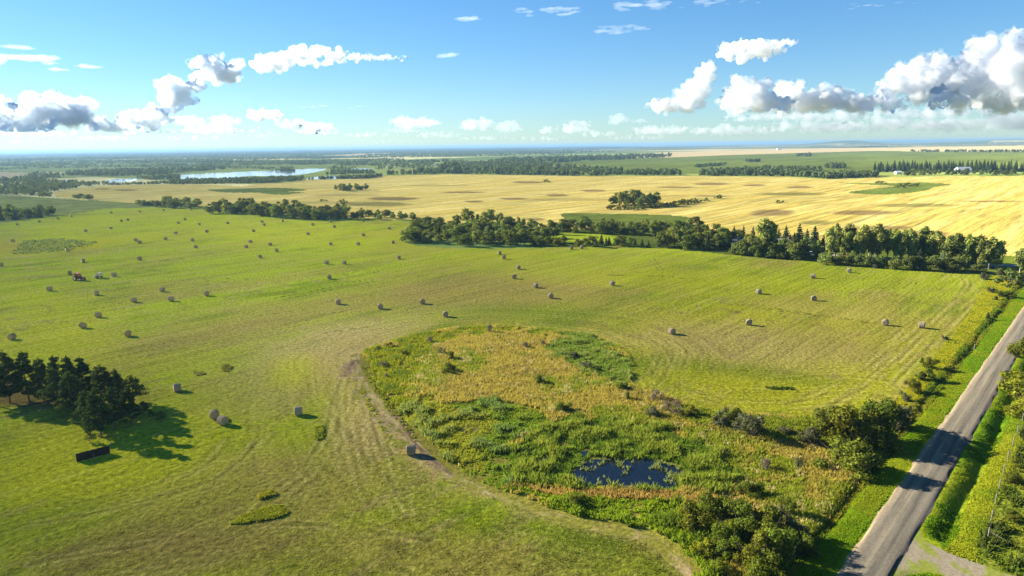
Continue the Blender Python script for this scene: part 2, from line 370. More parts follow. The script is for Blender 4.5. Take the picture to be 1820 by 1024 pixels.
# default far land: a patchwork of quarter sections
cu, cv = np.floor(S/650+.35*fbm(GX/900, GY/900, 81)), np.floor(T/420+.3*fbm(GX/700, GY/700, 82))
hh = fr(np.sin(cu*12.9898+cv*78.233)*43758.5453)
pal = 1.9*np.array([(.085, .115, .025), (.12, .14, .03), (.07, .10, .03), (.15, .16, .04), (.40, .33, .13), (.14, .16, .035), (.16, .175, .045), (.38, .32, .13)])
TINT = pal[(hh*8).astype(int) % 8]*((0.75+.5*NC)*(1-.5*sm(RAD, 3000, 7000)))[:, None]
put(zid == Z_GREEN, C(.135, .165, .028)); mk = zid == Z_GREEN
TINT[mk] *= (0.7+.6*fbm(S[mk]/60, T[mk]/300, 85))[:, None]
put(zid == Z_STUB, C(.55, .41, .19)); put(zid == Z_PASTL, C(.23, .25, .055)); put(zid == Z_MEADOW, C(.125, .16, .024))
for z in (Z_PASTL, Z_MEADOW):
    mk = zid == z; TINT[mk] *= (0.6+.8*NB[mk])[:, None]
# hay
mk = zid == Z_HAY
hay = G_LUSH+(G_DRY-G_LUSH)*(.62*sm(.5*NA+.2*NC+.3*fbm(GX/24, GY/24, 64), .42, .6))[:, None]
NE_ = fbm(uu/1.6, tt/14, 77); NF = fbm(GX/4.5, GY/4.5, 78)
hay = hay+(G_DEEP-hay)*(.75*sm(.4*ND+.35*NB+.25*NE_, .48, .66))[:, None]
hay = hay+(G_YEL-hay)*(.6*sm(NC+.35*(NA-.5), .52, .75))[:, None]
put(mk, hay[mk])
H = mk.astype(float)
blend(H*.55*sm(.6*NE_+.4*NF, .54, .72), C(.33, .26, .085)); blend(H*.5*sm(.5*NF+.5*fbm(GX/1.8, GY/1.8, 79), .55, .72)*(RAD < 260), C(.13, .12, .022))
# wheat
mk = zid == Z_WHEAT
NW = fbm(uu/6, tt/130, 91); NV = fbm(GX/55, GY/30, 92)
wh = W_GOLD+(W_PALE-W_GOLD)*sm(NW, .4, .7)[:, None]
wh = wh+(W_OLIVE-wh)*(.55*sm(.5*NV+.5*NW, .52, .72))[:, None]
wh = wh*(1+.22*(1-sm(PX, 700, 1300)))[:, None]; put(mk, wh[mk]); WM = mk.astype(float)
for (cx, cy, rx, ry, t) in [(698, 353, 44, 3.2, 0), (822, 342, 38, 1.6, 0), (843, 358.5, 18, 1.6, 0), (912, 353.5, 26, 1.8, 0), (668, 363, 58, 4, 1), (938, 324, 26, 1.8, 0), (1055, 339, 22, 2, 0),
        (991, 347, 20, 2.4, 0), (1205, 333, 34, 1.6, 0), (1263, 327, 29, 2.4, 0), (1342, 329.5, 20, 1.8, 0), (1266, 348.5, 32, 1.5, 0), (951, 390, 19, 2.4, 0), (1421, 333, 25, 2, 0), (1408, 345, 54, 2.8, 1),
        (1632, 365, 74, 3.6, 1), (1533, 378, 62, 4.2, 0), (1373, 378.5, 40, 6, 0), (1451, 396, 26, 4, 1), (1571, 405, 54, 3.6, 0), (1766, 358, 60, 1.4, 0), (1756, 385, 22, 3.2, 2), (223, 338, 22, 1.4, 0), (183, 336, 14, 1.2, 0),
        (1170, 366, 60, 4, 1), (1640, 416, 46, 5, 0), (1020, 355, 90, 2.5, 2), (780, 330, 60, 1.5, 2), (620, 347, 60, 1.8, 2), (1180, 348, 50, 1.5, 2), (560, 360, 70, 2.2, 2)]:  # the olive patch beside the wooded island is its tree shadow, painted
    blend(ell(cx, cy, rx, ry, 0, .26, .5)*WM*(.9 if t < 2 else .45), [C(.20, .135, .05), C(.19, .165, .04), C(.20, .17, .045)][t])
# yard, marsh bed, verge, strip, scrub, tracks
put(zid == Z_YARD, C(.075, .10, .014)); mk = zid == Z_YARD; TINT[mk] *= (0.6+.8*NB[mk])[:, None]
blend(ell(1045, 424, 62, 9, .05, .3)*(zid == Z_YARD), G_LUSH*1.1)
blend((sm(PX, 1770, 1790))*(zid == Z_YARD), C(.11, .14, .014))
put(zid == Z_MARSH, C(.20, .18, .03)); mk = zid == Z_MARSH; TINT[mk] *= (0.6+.8*NB[mk])[:, None]
vg = C(.12, .21, .008)+(C(.19, .215, .010)-C(.12, .21, .008))*sm(NB, .4, .7)[:, None]
put(zid == Z_VERGE, vg[zid == Z_VERGE])
put(zid == Z_WILD, (C(.24, .215, .012)*(0.6+.8*NB)[:, None])[zid == Z_WILD])
put(zid == Z_SCRUB, (C(.12, .14, .014)*(0.6+.8*NB)[:, None])[zid == Z_SCRUB])
put(zid == Z_DRIVE, C(.195, .165, .115)); blend(ell(1450, 552, 110, 9, .13, .4)*H*.6, C(.36, .33, .05)); put(zid == Z_LANE, C(.34, .30, .24)); put(zid == Z_TRACK, C(.33, .25, .115))
blend((zid == Z_TRACK)*sm(.5*NB+.5*fbm(GX/2, GY/2, 94), .42, .6), C(.20, .19, .03))
blend(H*np.exp(-(d_low/(2.2+3*(PX < 780)))**2)*.85*sm(.4*NB+.6*fbm(GX/3, GY/3, 96), .34, .52)*(PX > 560), C(.32, .225, .095))
blend((zid == Z_DRIVE)*sm(fbm(GX/1.5, GY/3, 93), .45, .62), C(.15, .17, .03))
# patches of the hay field as the photograph shows them
for (cx, cy, rx, ry, rot, w, c) in [
        (80, 640, 140, 42, -.15, .75, G_YEL), (40, 520, 90, 22, 0, .5, G_YEL), (190, 825, 210, 75, -.12, .8, G_YEL), (60, 940, 160, 40, -.1, .35, G_DEEP), (150, 436, 45, 8, -.15, .9, C(.33, .27, .012)), (110, 427, 70, 12, 0, .6, G_YEL),
        (330, 400, 260, 34, 0, .5, G_YEL), (620, 425, 170, 26, .03, .45, G_YEL), (480, 470, 200, 26, -.1, .4, G_LUSH), (20, 440, 60, 10, 0, .6, C(.30, .22, .03)),
        (400, 590, 230, 38, -.18, .6, G_DRY), (560, 640, 170, 60, -.25, .7, G_TAN), (640, 540, 260, 24, -.16, .35, G_DRY), (880, 520, 230, 40, -.03, .7, G_DRY), (930, 556, 170, 14, .03, .6, G_DEEP), (1320, 615, 210, 36, .06, .65, G_TAN),
        (1520, 600, 130, 36, .1, .45, G_DRY), (1050, 470, 260, 26, .04, .4, G_LUSH), (1220, 500, 220, 20, .05, .5, G_YEL), (1300, 700, 240, 26, .1, .45, G_YEL), (1560, 470+30, 170, 16, .06, .55, G_LUSH), (1290, 655, 160, 12, .12, .5, G_DEEP),
        (1500, 545, 150, 16, .1, .6, C(.27, .25, .04)), (655, 715, 62, 95, .3, .85, C(.36, .27, .10)), (600, 640, 70, 30, -.4, .6, C(.34, .26, .09)), (600, 700, 45, 50, .2, .35, G_YEL), (520, 660, 40, 26, -.3, .6, G_YEL), (450, 900, 220, 70, -.2, .55, G_DRY), (620, 985, 480, 45, .02, .35, C(.19, .15, .035)), (300, 985, 260, 42, -.1, .55, C(.19, .14, .04)),
        (800, 990, 260, 50, .1, .5, G_DRY), (900, 930, 170, 24, .2, .4, G_DEEP), (620, 850, 170, 60, .1, .4, G_DRY), (360, 690, 120, 60, -.2, .35, G_LUSH), (200, 700, 60, 40, 0, .3, G_DRY), (640, 590, 160, 22, -.2, .5, G_TAN), (1080, 990, 120, 40, .3, .4, G_DEEP)]:
    blend(ell(cx, cy, rx, ry, rot, .7, .9)*w*H, c)
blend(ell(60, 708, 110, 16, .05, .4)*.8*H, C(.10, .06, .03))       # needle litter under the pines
# trodden hay ridges and uncut lines
for (x0, y0, x1, y1, wd) in [(490, 530, 660, 496, 3.2), (505, 532, 670, 499, 2.6), (650, 486, 690, 474, 3), (575, 592, 662, 580, 3.2), (715, 553, 750, 544, 2.6), (745, 563, 772, 557, 2.6), (780, 542, 810, 533, 3), (1310, 656, 1350, 663, 2.4), (1370, 688, 1410, 690, 3.4),
        (740, 467, 770, 459, 2.2), (1345, 548, 1450, 562, 1.2), (1450, 562, 1568, 577, 1.2), (1080, 489, 1180, 491, 2.6), (1170, 490, 1255, 500, 2.4), (1155, 462, 1170, 480, 2.8), (1163, 460, 1178, 480, 2.8), (1590, 510, 1610, 495, 3), (1605, 512, 1625, 497, 3), (1620, 515, 1632, 498, 2.6), (1555, 512, 1620, 512, 2), (1680, 540, 1705, 527, 3), (1692, 546, 1712, 530, 3), (1580, 521, 1650, 537, 2.4),
        (345, 503, 430, 492, 2.2), (360, 506, 440, 496, 2.2), (0, 457, 90, 449, 2.2), (90, 449, 150, 440, 2.2), (150, 440, 175, 430, 2.2), (0, 396, 200, 371, 1.6)]:
    w_ = P([x0, x1], [y0, y1])[:, :2]; mp_ = m_per_px((x0+x1)/2, (y0+y1)/2)
    k_ = np.where((GX > w_[:, 0].min()-5) & (GX < w_[:, 0].max()+5) & (GY > w_[:, 1].min()-5) & (GY < w_[:, 1].max()+5) & (zid == Z_HAY))[0]
    w__ = ((1-sm(dist_line(w_, GX[k_], GY[k_])+(NF[k_]-.5)*.8, .12*wd*mp_, .5*wd*mp_))*.7)[:, None]; TINT[k_] = TINT[k_]*(1-w__)+C(.055, .062, .012)*w__

# backlit sheen painted into hay: brighter left, dimmer right; darker at the near edge
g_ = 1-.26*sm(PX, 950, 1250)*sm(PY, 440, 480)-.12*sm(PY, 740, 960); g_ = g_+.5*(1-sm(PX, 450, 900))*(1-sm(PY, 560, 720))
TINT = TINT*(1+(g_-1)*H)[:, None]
# wheel tracks and swath edges
for pts_, off in [([(60, 905), (200, 880), (300, 850), (360, 815), (388, 780), (392, 752)], (0, 1.7, 4.2, 5.9)), ([(300, 882), (380, 851), (430, 815), (470, 770)], (0, 1.8)), ([(430, 905), (520, 845), (572, 780), (590, 715), (612, 655)], (0, 1.7, 3.6)),
        ([(650, 930), (618, 850), (603, 770), (600, 700), (622, 640)], (0, 1.5, 3.0, 4.4, 5.6)), ([(700, 880), (676, 800), (655, 730), (640, 670)], (0, 1.4)), ([(1440, 738), (1520, 690), (1640, 580), (1705, 520), (1712, 498), (1690, 488)], (0, 1.7, 4.6, 6.4, 9.2)), ([(1230, 690), (1330, 712), (1440, 700), (1540, 640), (1600, 585)], (0, 1.6, 5)),
        ([(1135, 690), (1160, 660), (1175, 625), (1160, 605)], (0, 2.6, 5.4, 8)), ([(60, 1000), (300, 960), (520, 930), (760, 960)], (0, 6, 11)), ([(420, 560), (560, 540), (700, 520), (900, 500)], (0, 5, 14))]:
    w_ = P(*smooth_poly(pts_, 5, False).T)[:, :2]; tg = np.gradient(w_, axis=0); tg /= np.linalg.norm(tg, axis=1)[:, None]; nn = np.stack([tg[:, 1], -tg[:, 0]], 1)
    for o_ in off:
        l_ = w_+nn*o_; k_ = np.where((GX > l_[:, 0].min()-3) & (GX < l_[:, 0].max()+3) & (GY > l_[:, 1].min()-3) & (GY < l_[:, 1].max()+3) & (zid == Z_HAY))[0]
        dd = dist_line(l_, GX[k_], GY[k_])+(NF[k_]-.5)*.7; br = sm(fbm(GX[k_]/7, GY[k_]/7, 80+o_), .36, .62)
        for w__, c__ in (((1-sm(dd, .1, .45))*(.32 if 580 < pts_[2][0] < 690 else .5)*br, C(.11, .095, .02)), (np.exp(-((dd-.7)/.25)**2)*.28*br, C(.40, .33, .12))):
            TINT[k_] = TINT[k_]*(1-w__[:, None])+c__*w__[:, None]
for wd_, c_, a_ in ((4.2, C(.40, .31, .14), .75), (2.2, C(.24, .165, .085), .85), (.7, C(.12, .085, .05), .8)):
    w_ = P(*smooth_poly([(612, 668), (634, 640), (652, 668), (688, 714), (722, 764), (750, 802), (800, 842)], 5, False).T)[:, :2]
    k_ = np.where((RAD < 180) & ((zid == Z_HAY) | (zid == Z_TRACK)))[0]; q_ = fbm(GX[k_]/1.6, GY[k_]/1.6, 97+wd_)
    w__ = ((1-sm(dist_line(w_, GX[k_], GY[k_])+(NF[k_]-.5)*wd_, .35*wd_, .65*wd_))*a_*sm(q_, .32, .55))[:, None]; TINT[k_] = TINT[k_]*(1-w__)+c_*w__
GMATS = {}
GM = lambda z, n, **k: GMATS.__setitem__(z, (n, ground_mat(n+'_cover', **k)))
GM(Z_PASTURE, 'prairie', s_noise=.25, f_noise=.02, s_row=.2, f_row=.02, bump=.0, row_bump=.0)
GM(Z_HAY, 'hay_field', s_noise=.68, f_noise=1.3, s_row=.22, f_row=.8, bump=.42, row_bump=.12, straw=.4, straw_col=(.38, .29, .075, 1), two=True)
GM(Z_WHEAT, 'wheat_field', s_noise=.18, f_noise=.25, s_row=.32, f_row=.16, bump=.5, row_bump=1.6, row_long=.012)
GM(Z_MARSH, 'marsh_ground', s_noise=.5, f_noise=1.2, s_row=.05, bump=.4, row_bump=0)
GM(Z_VERGE, 'road_verge', s_noise=.45, f_noise=1.6, s_row=.12, bump=.25, row_bump=.05)
GM(Z_SCRUB, 'scrub_field', s_noise=.5, f_noise=1.0, s_row=.1, bump=.4, row_bump=.1)
GM(Z_DRIVE, 'gravel_driveway', s_noise=.3, f_noise=2.5, s_row=.12, f_row=1.2, bump=.05, row_bump=.03)
GM(Z_YARD, 'farmyard_lawn', s_noise=.35, f_noise=.5, s_row=.1, bump=.3, row_bump=.1)
GM(Z_WILD, 'roadside_strip', s_noise=.5, f_noise=1.0, s_row=.2, f_row=.6, bump=.4, row_bump=.2)
GM(Z_STUB, 'stubble_field', s_noise=.15, f_noise=.03, s_row=.2, f_row=.03, bump=0, row_bump=0)
GM(Z_GREEN, 'green_pasture', s_noise=.25, f_noise=.05, s_row=.25, f_row=.04, bump=.3, row_bump=.3)
GM(Z_TRACK, 'dirt_track', s_noise=.5, f_noise=1.8, s_row=.35, f_row=1.0, bump=.16, row_bump=.15, two=True)
GM(Z_LANE, 'farm_lane', s_noise=.2, f_noise=.6, s_row=.05, bump=.02, row_bump=0)
GM(Z_MEADOW, 'green_meadow', s_noise=.35, f_noise=.35, s_row=.15, f_row=.2, bump=.5, row_bump=.2)
GM(Z_PASTL, 'green_pasture', s_noise=.3, f_noise=.2, s_row=.2, f_row=.12, bump=.3, row_bump=.3)
POND_M = water_mat('pond_water', (.004, .007, .012), .03, .015, 3.0); LAKE_M = water_mat('lake_water', (.10, .12, .14), .10, .008, .4)
nr, ncol = RR.shape
I = np.arange(nr*ncol).reshape(nr, ncol)
quads = np.stack([I[:-1, :-1], I[:-1, 1:], I[1:, 1:], I[1:, :-1]], -1).reshape(-1, 4)[:, ::-1]
VX = np.stack([GX, GY, GZ], -1)
fz = zid[quads[:, 0]]
for z in np.unique(fz):
    f = quads[fz == z]
    if len(f) < 3: continue
    used, inv = np.unique(f, return_inverse=True)
    if z >= Z_WATER: nm, mt = ('pond' if z < Z_WATER+len(PONDS) else 'lake'), (POND_M if z < Z_WATER+len(PONDS) else LAKE_M)
    else: nm, mt = GMATS[z]
    me = np_mesh(nm, VX[used], inv.reshape(-1, 4), mt, True)
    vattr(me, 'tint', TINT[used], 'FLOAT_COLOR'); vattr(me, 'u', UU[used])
    if z in (Z_HAY, Z_TRACK): vattr(me, 'd', d_eff[used]); vattr(me, 'w', WL[used])
    kind(obj(nm, me), 'structure')

# ---------------- the gravel road, crowned, with worn wheel tracks
tv = np.concatenate([np.arange(-70, 330, 1.0), np.arange(330, 900, 12.0)]); cv_ = np.linspace(0, 1, 15)
TT, CC = np.meshgrid(tv, cv_, indexing='ij')
edge = (fbm(TT/2.5, CC*0+(CC > .5)*7, 95)-.5)*1.5*(np.abs(CC-.5) > .45)
SS = CC*ROAD_W+edge
zz = .05+.10*(1-(2*CC-1)**2); zz[:, 0] = -.12; zz[:, -1] = -.12
rx = ROAD_0[0]+TT*ROAD_D[0]+SS*ROAD_N[0]; ry = ROAD_0[1]+TT*ROAD_D[1]+SS*ROAD_N[1]
ii = np.arange(TT.size).reshape(TT.shape)
rq = np.stack([ii[:-1, :-1], ii[:-1, 1:], ii[1:, 1:], ii[1:, :-1]], -1).reshape(-1, 4)[:, ::-1]
m, nt, out = new_mat('road_gravel'); L = nt.links.new
cc = attr_n(nt, 'c'); geo = N(nt, 'ShaderNodeNewGeometry'); tl = attr_n(nt, 't')
cmb = N(nt, 'ShaderNodeCombineXYZ'); L(math_n(nt, 'MULTIPLY', cc.outputs['Fac'], 9.0), cmb.inputs[0]); L(math_n(nt, 'MULTIPLY', tl.outputs['Fac'], .05), cmb.inputs[1])
n1 = N(nt, 'ShaderNodeTexNoise', Scale=1.3, Detail=4.0, Roughness=.6); L(cmb.outputs[0], n1.inputs['Vector'])
n2 = N(nt, 'ShaderNodeTexNoise', Scale=3.5, Detail=6.0, Roughness=.75); L(geo.outputs['Position'], n2.inputs['Vector'])
cr = N(nt, 'ShaderNodeValToRGB'); L(cc.outputs['Fac'], cr.inputs[0]); e = cr.color_ramp.elements
e[0].position = 0; e[0].color = (0.306, 0.225, 0.143, 1); e[1].position = 1; e[1].color = (.16, .13, .11, 1)
for p_, c_ in ((.13, (0.232, 0.188, 0.126, 1)), (.28, (0.122, 0.107, 0.081, 1)), (.42, (0.184, 0.156, 0.110, 1)), (.62, (0.107, 0.096, 0.074, 1)), (.8, (0.152, 0.131, 0.096, 1)), (.93, (.075, .066, .06, 1))):
    q = e.new(p_); q.color = c_
f = math_n(nt, 'ADD', math_n(nt, 'ADD', math_n(nt, 'MULTIPLY', math_n(nt, 'SUBTRACT', n1.outputs['Fac'], .5), 1.5), math_n(nt, 'MULTIPLY', math_n(nt, 'SUBTRACT', n2.outputs['Fac'], .5), 1.3)), 1.0)
p = N(nt, 'ShaderNodeBsdfDiffuse', Roughness=.8); L(scale_col(nt, cr.outputs[0], f), p.inputs['Color'])
bp = N(nt, 'ShaderNodeBump', Strength=.6, Distance=.06); L(n2.outputs['Fac'], bp.inputs['Height']); L(bp.outputs[0], p.inputs['Normal']); L(p.outputs[0], out.inputs['Surface'])
me = np_mesh('gravel_road', np.stack([rx, ry, zz], -1).reshape(-1, 3), rq, m, True); vattr(me, 'c', CC.ravel()); vattr(me, 't', TT.ravel())
kind(obj('gravel_road', me), 'structure')

# ================================================================== PLANTS
def quad_leaves(rng, pos, nrm, size, aspect=1.0):
    """one small leaf-spray face at each position, roughly facing along nrm"""
    n = len(pos); nrm = nrm+rng.normal(0, .45, (n, 3)); nrm /= np.linalg.norm(nrm, axis=1)[:, None]+1e-9
    ref = rng.normal(0, 1, (n, 3)); a = np.cross(nrm, ref); a /= np.linalg.norm(a, axis=1)[:, None]+1e-9; b = np.cross(nrm, a)
    s = (size*rng.uniform(.6, 1.35, n))[:, None]; a = a*s*aspect; b = b*s
    v = np.stack([pos-a-b*.35, pos-b*.15+a*.1-b*.8, pos+a-b*.1, pos+b*.9], 1)
    return v.reshape(-1, 3), np.arange(4*n).reshape(n, 4)
def leaves_mesh(name, parts, mat, rng):
    vs_, fs_, va, off = [], [], [], 0
    for v, f in parts:
        vs_.append(v); fs_.append(f+off); off += len(v); va.append(np.repeat(rng.uniform(0, 1, len(v)//4), 4))
    me = np_mesh(name, np.concatenate(vs_), np.concatenate(fs_), mat); vattr(me, 'v', np.concatenate(va)); return me
def lobes_crown(rng, lobes, n, size, fill=.3, aspect=1.0):
    lobes = np.asarray(lobes, float); w = lobes[:, 3]**2; k = rng.choice(len(lobes), n, p=w/w.sum())
    d = rng.normal(0, 1, (n, 3)); d[:, 2] += .25; d /= np.linalg.norm(d, axis=1)[:, None]
    rr = lobes[k, 3]*(1-fill*rng.uniform(0, 1, n)**2+rng.normal(0, .17, n)); sq = lobes[k, 4] if lobes.shape[1] > 4 else np.ones(n)
    pos = lobes[k, :3]+d*rr[:, None]*np.stack([np.ones(n), np.ones(n), sq], 1)
    return quad_leaves(rng, pos, d, size*np.ones(n), aspect)
BARK = plain('grey_bark', (.11, .09, .07), .9, .3, 6, .03); BARK_PALE = plain('pale_bark', (.30, .28, .23), .85, .3, 5, .02); BARK_RED = plain('pine_bark', (.15, .085, .05), .9, .3, 6, .03)
def trunk_mesh(name, h, r, mat, limbs, lean=0.0, seed=0):
    rng = random.Random(seed); bm = bmesh.new(); pts = [Vector((0, 0, -.25))]; n = 5
    for i in range(1, n+1): pts.append(Vector((lean*i/n+rng.uniform(-.03, .03)*h/4, rng.uniform(-.03, .03)*h/4, h*i/n)))
    for i in range(n): tube(bm, pts[i], pts[i+1], r*(1-.8*i/n), r*(1-.8*(i+1)/n), 7)
    for (z, a, ln, up) in limbs:
        b = Vector((0, 0, z)); tube(bm, b, b+Vector((math.cos(a)*ln, math.sin(a)*ln, up)), r*.4*(1-.6*z/h), r*.1, 5)
    me = bpy.data.meshes.new(name); bm.to_mesh(me); bm.free(); me.materials.append(mat)
    me.polygons.foreach_set('use_smooth', np.ones(len(me.polygons), bool)); return me

L_BROAD = leaf_mat('broadleaf_leaves', (.108, .138, .036), .42, .022, .32, .4)
L_LIGHT = leaf_mat('poplar_leaves', (.215, .245, .066), .4, .02, .35, .25)
L_SPRUCE = leaf_mat('spruce_needles', (.042, .064, .024), .4, .015, .15, .25)
L_BLUE = leaf_mat('blue_spruce_needles', (.075, .105, .085), .35, .01, .15, .1)
L_PINE = leaf_mat('pine_needles', (.040, .066, .018), .45, .02, .18, .22)
L_PINE2 = leaf_mat('young_pine_needles', (.07, .095, .018), .4, .02, .3, .2)
L_BUSH = leaf_mat('bush_leaves', (.105, .125, .016), .45, .025, .35, .25)
L_WILLOW = leaf_mat('willow_leaves', (.095, .10, .055), .4, .012, .3, .2)
L_TWIG = leaf_mat('dry_twigs', (.14, .115, .085), .4, .01, .15, .2)
L_YELLOW = leaf_mat('yellow_leaves', (.30, .25, .015), .4, .01, .4, .1)
L_YGREEN = leaf_mat('yellow_green_leaves', (.16, .18, .018), .4, .012, .45, .15)

def tree_meshes(nm, kind_, seed, leaf, bark, n=700, size=.42):
    """unit trees, 10 m tall"""
    rng = np.random.default_rng(seed); lobes = []; limbs = []
    if kind_ == 'poplar':
        for z in np.linspace(2.2, 9.3, 15):
            w = 2.3*math.sin(math.pi*min(1, (10.4-z)/9.2)**.75)**.8; 
            for _ in range(2):
                a = rng.uniform(0, 6.28); q = rng.uniform(.15, .75)*w; lobes.append((math.cos(a)*q, math.sin(a)*q, z+rng.uniform(-.3, .3), rng.uniform(.55, .95)*(.35+.45*w/1.4), 1.2))
        lobes.append((0, 0, 9.6, .45, 1.3))
    elif kind_ == 'round':
        for _ in range(20):
            a = rng.uniform(0, 6.28); z = rng.uniform(2.6, 8.9); w = 3.2*math.sqrt(max(.05, 1-((z-5.3)/4.3)**2)); q = w*rng.uniform(.25, .85)
            lobes.append((math.cos(a)*q, math.sin(a)*q, z, rng.uniform(.8, 1.55), .85))
        lobes.append((rng.uniform(-.5, .5), 0, 8.9, 1.0, .9))
    elif kind_ == 'low':
        for _ in range(22):
            a = rng.uniform(0, 6.28); z = rng.uniform(1.0, 8.0); w = 4.3*math.sqrt(max(.05, 1-(max(0, z-3.0)/6.2)**2)); q = w*rng.uniform(.2, .9)
            lobes.append((math.cos(a)*q, math.sin(a)*q, z, rng.uniform(1.0, 1.9), .8))
    for i in range(6):
        a = rng.uniform(0, 6.28); limbs.append((rng.uniform(2.5, 6.5), a, rng.uniform(.8, 1.9), rng.uniform(.8, 1.8)))
    crown = leaves_mesh(nm+'_crown', [lobes_crown(rng, lobes, n, size)], leaf, rng)
    tr = trunk_mesh(nm+'_trunk', 8.6 if kind_ != 'low' else 6.5, .19, bark, limbs, 0, seed)
    return crown, tr
def spruce_meshes(nm, seed, leaf, n=900, width=2.9):
    rng = np.random.default_rng(seed); z = 9.9-9.3*rng.uniform(0, 1, n)**.62; tier = np.round(z/.75)*.75; z = .35*z+.65*tier+rng.normal(0, .1, n)
    a = rng.uniform(0, 6.28, n); ang = np.floor(a/0.7+tier*1.7)*.7; lump = .72+.42*fr(np.sin(ang*91.7+tier*13.1)*4375.5)
    R0 = width*np.clip((10-z)/9.2, .02, 1)**.85*lump; q = R0*np.sqrt(rng.uniform(.12, 1, n))
    pos = np.stack([np.cos(a)*q, np.sin(a)*q, z-.28*q], 1); nr_ = np.stack([np.cos(a)*.8, np.sin(a)*.8, np.full(n, .55)], 1)
    return leaves_mesh(nm+'_crown', [quad_leaves(rng, pos, nr_, .22+.16*np.clip((10-z)/9, 0, 1), 1.1)], leaf, rng), trunk_mesh(nm+'_trunk', 9.4, .17, BARK, [], 0, seed)
def pine_meshes(nm, seed, leaf, h=8.0, n=4200):
    rng = np.random.default_rng(seed); lobes = []; limbs = []
    for z in np.arange(1.7, h-.3, .55):
        f = (h-z)/(h-1.4); w = 2.25*min(1, f*1.35)**.8*(.75+.4*rng.uniform())
        for k in range(5 if f > .25 else 3):
            a = rng.uniform(0, 6.28); q = w*rng.uniform(.65, 1.05); limbs.append((z, a, q*.95, .25+.35*(1-f)))
            for t in (.55, .8, 1.0):
                if q*t < .35 and t < 1: continue
                lobes.append((math.cos(a)*q*t+rng.normal(0, .12), math.sin(a)*q*t+rng.normal(0, .12), z+.3*t+rng.normal(0, .1), rng.uniform(.26, .5), .55))
    lobes.append((0, 0, h-.25, .3, 1.4)); lobes.append((.1, 0, h-.7, .4, .9))
    return leaves_mesh(nm+'_crown', [lobes_crown(rng, lobes, n, .24, .8, .42)], leaf, rng), trunk_mesh(nm+'_trunk', h-.4, .16, BARK_RED, limbs, .2, seed)
def bush_meshes(nm, seed, leaf, n=900, size=.13, w=1.25, upright=0.0, twigs=None):
    """unit bush, 1 m tall before scaling by its height; leaf size follows"""
    rng = np.random.default_rng(seed); lobes = []; limbs = []
    for _ in range(15):
        a = rng.uniform(0, 6.28); z = rng.uniform(.12, .82); q = w*.5*math.sqrt(max(.08, 1-(z/1.02)**2))*rng.uniform(.15, 1.0)
        lobes.append((math.cos(a)*q, math.sin(a)*q, z, rng.uniform(.10, .24), 1.0+upright))
    for i in range(11):
        a = rng.uniform(0, 6.28); limbs.append((.03, a, rng.uniform(.12, .5)*w, rng.uniform(.5, .95)))
    parts = [lobes_crown(rng, lobes, n, size*.5, .55)]
    return leaves_mesh(nm+'_foliage', parts, leaf, rng), trunk_mesh(nm+'_stems', .55, .022, BARK if twigs is None else twigs, limbs, 0, seed)

class Kind:
    def __init__(self, name, cat, variants, parts=('crown', 'trunk'), unit=10.0):
        self.name, self.cat, self.v, self.parts, self.unit, self.k, self.first = name, cat, variants, parts, unit, 0, {}
    def place(self, p, h, rng, label, group=None, wide=1.0, var=None, sink=0.0):
        i = (var if var is not None else rng.randrange(len(self.v))) % len(self.v); s = h/self.unit
        sx = s*wide*rng.uniform(.9, 1.12); loc = (p[0], p[1], terrain(p[0], p[1])-.05-sink); sc3 = (sx, sx*rng.uniform(.92, 1.08), s)
        if i not in self.first:
            r = empty(self.name, loc, rng.uniform(0, 6.28), sc3); self.first[i] = r
            for nm, me in zip(self.parts, self.v[i]): obj(nm, me, r)
        else: r = dup(self.first[i], loc, rng.uniform(0, 6.28), sc3)
        if 'group' in r: del r['group']
        return tag(r, label, self.cat, group)
POPLAR = Kind('poplar_tree', 'tree', [tree_meshes('poplar', 'poplar', 10+i, L_LIGHT, BARK_PALE, 1700, .27) for i in range(4)])
ROUND = Kind('broadleaf_tree', 'tree', [tree_meshes('broadleaf', 'round', 20+i, L_BROAD, BARK, 1700, .30) for i in range(4)])
LOW = Kind('broadleaf_tree', 'tree', [tree_meshes('willow', 'low', 30+i, L_BROAD, BARK, 1600, .34) for i in range(4)])
SPRUCE = Kind('spruce_tree', 'tree', [spruce_meshes('spruce', 40+i, L_SPRUCE) for i in range(3)])
BLUES = Kind('spruce_tree', 'tree', [spruce_meshes('blue_spruce', 45, L_BLUE, 800, 2.7)])
PINE = Kind('pine_tree', 'tree', [pine_meshes('pine', 50+i, L_PINE) for i in range(5)], unit=8.0)
PINE_Y = Kind('pine_tree', 'tree', [pine_meshes('young_pine', 57, L_PINE2, 5.0, 1300)], unit=5.0)
BUSH = Kind('bush', 'bush', [bush_meshes('green_bush', 60+i, L_BUSH, 5000, .055) for i in range(4)], ('foliage', 'stems'), 1.0)
GREYB = Kind('willow_bush', 'bush', [bush_meshes('willow_bush', 66+i, L_WILLOW, 1700, .075, 1.2, .3) for i in range(3)], ('foliage', 'stems'), 1.0)
TWIGB = Kind('willow_bush', 'bush', [bush_meshes('twig_bush', 70+i, L_TWIG, 900, .06, 1.2, .4) for i in range(2)], ('foliage', 'stems'), 1.0)
YELB = Kind('bush', 'bush', [bush_meshes('yellow_bush', 73, L_YELLOW, 900, .10)], ('foliage', 'stems'), 1.0)
YGRB = Kind('bush', 'bush', [bush_meshes('yellow_green_bush', 75+i, L_YGREEN, 1500, .09, 1.2) for i in range(2)], ('foliage', 'stems'), 1.0)
FARB = Kind('bush', 'bush', [bush_meshes('far_bush', 80+i, L_BUSH, 420, .16, 1.7) for i in range(3)], ('foliage', 'stems'), 1.0)
DARKB = Kind('bush', 'bush', [bush_meshes('dark_bush', 85+i, L_BROAD, 900, .11, 1.5) for i in range(2)], ('foliage', 'stems'), 1.0)

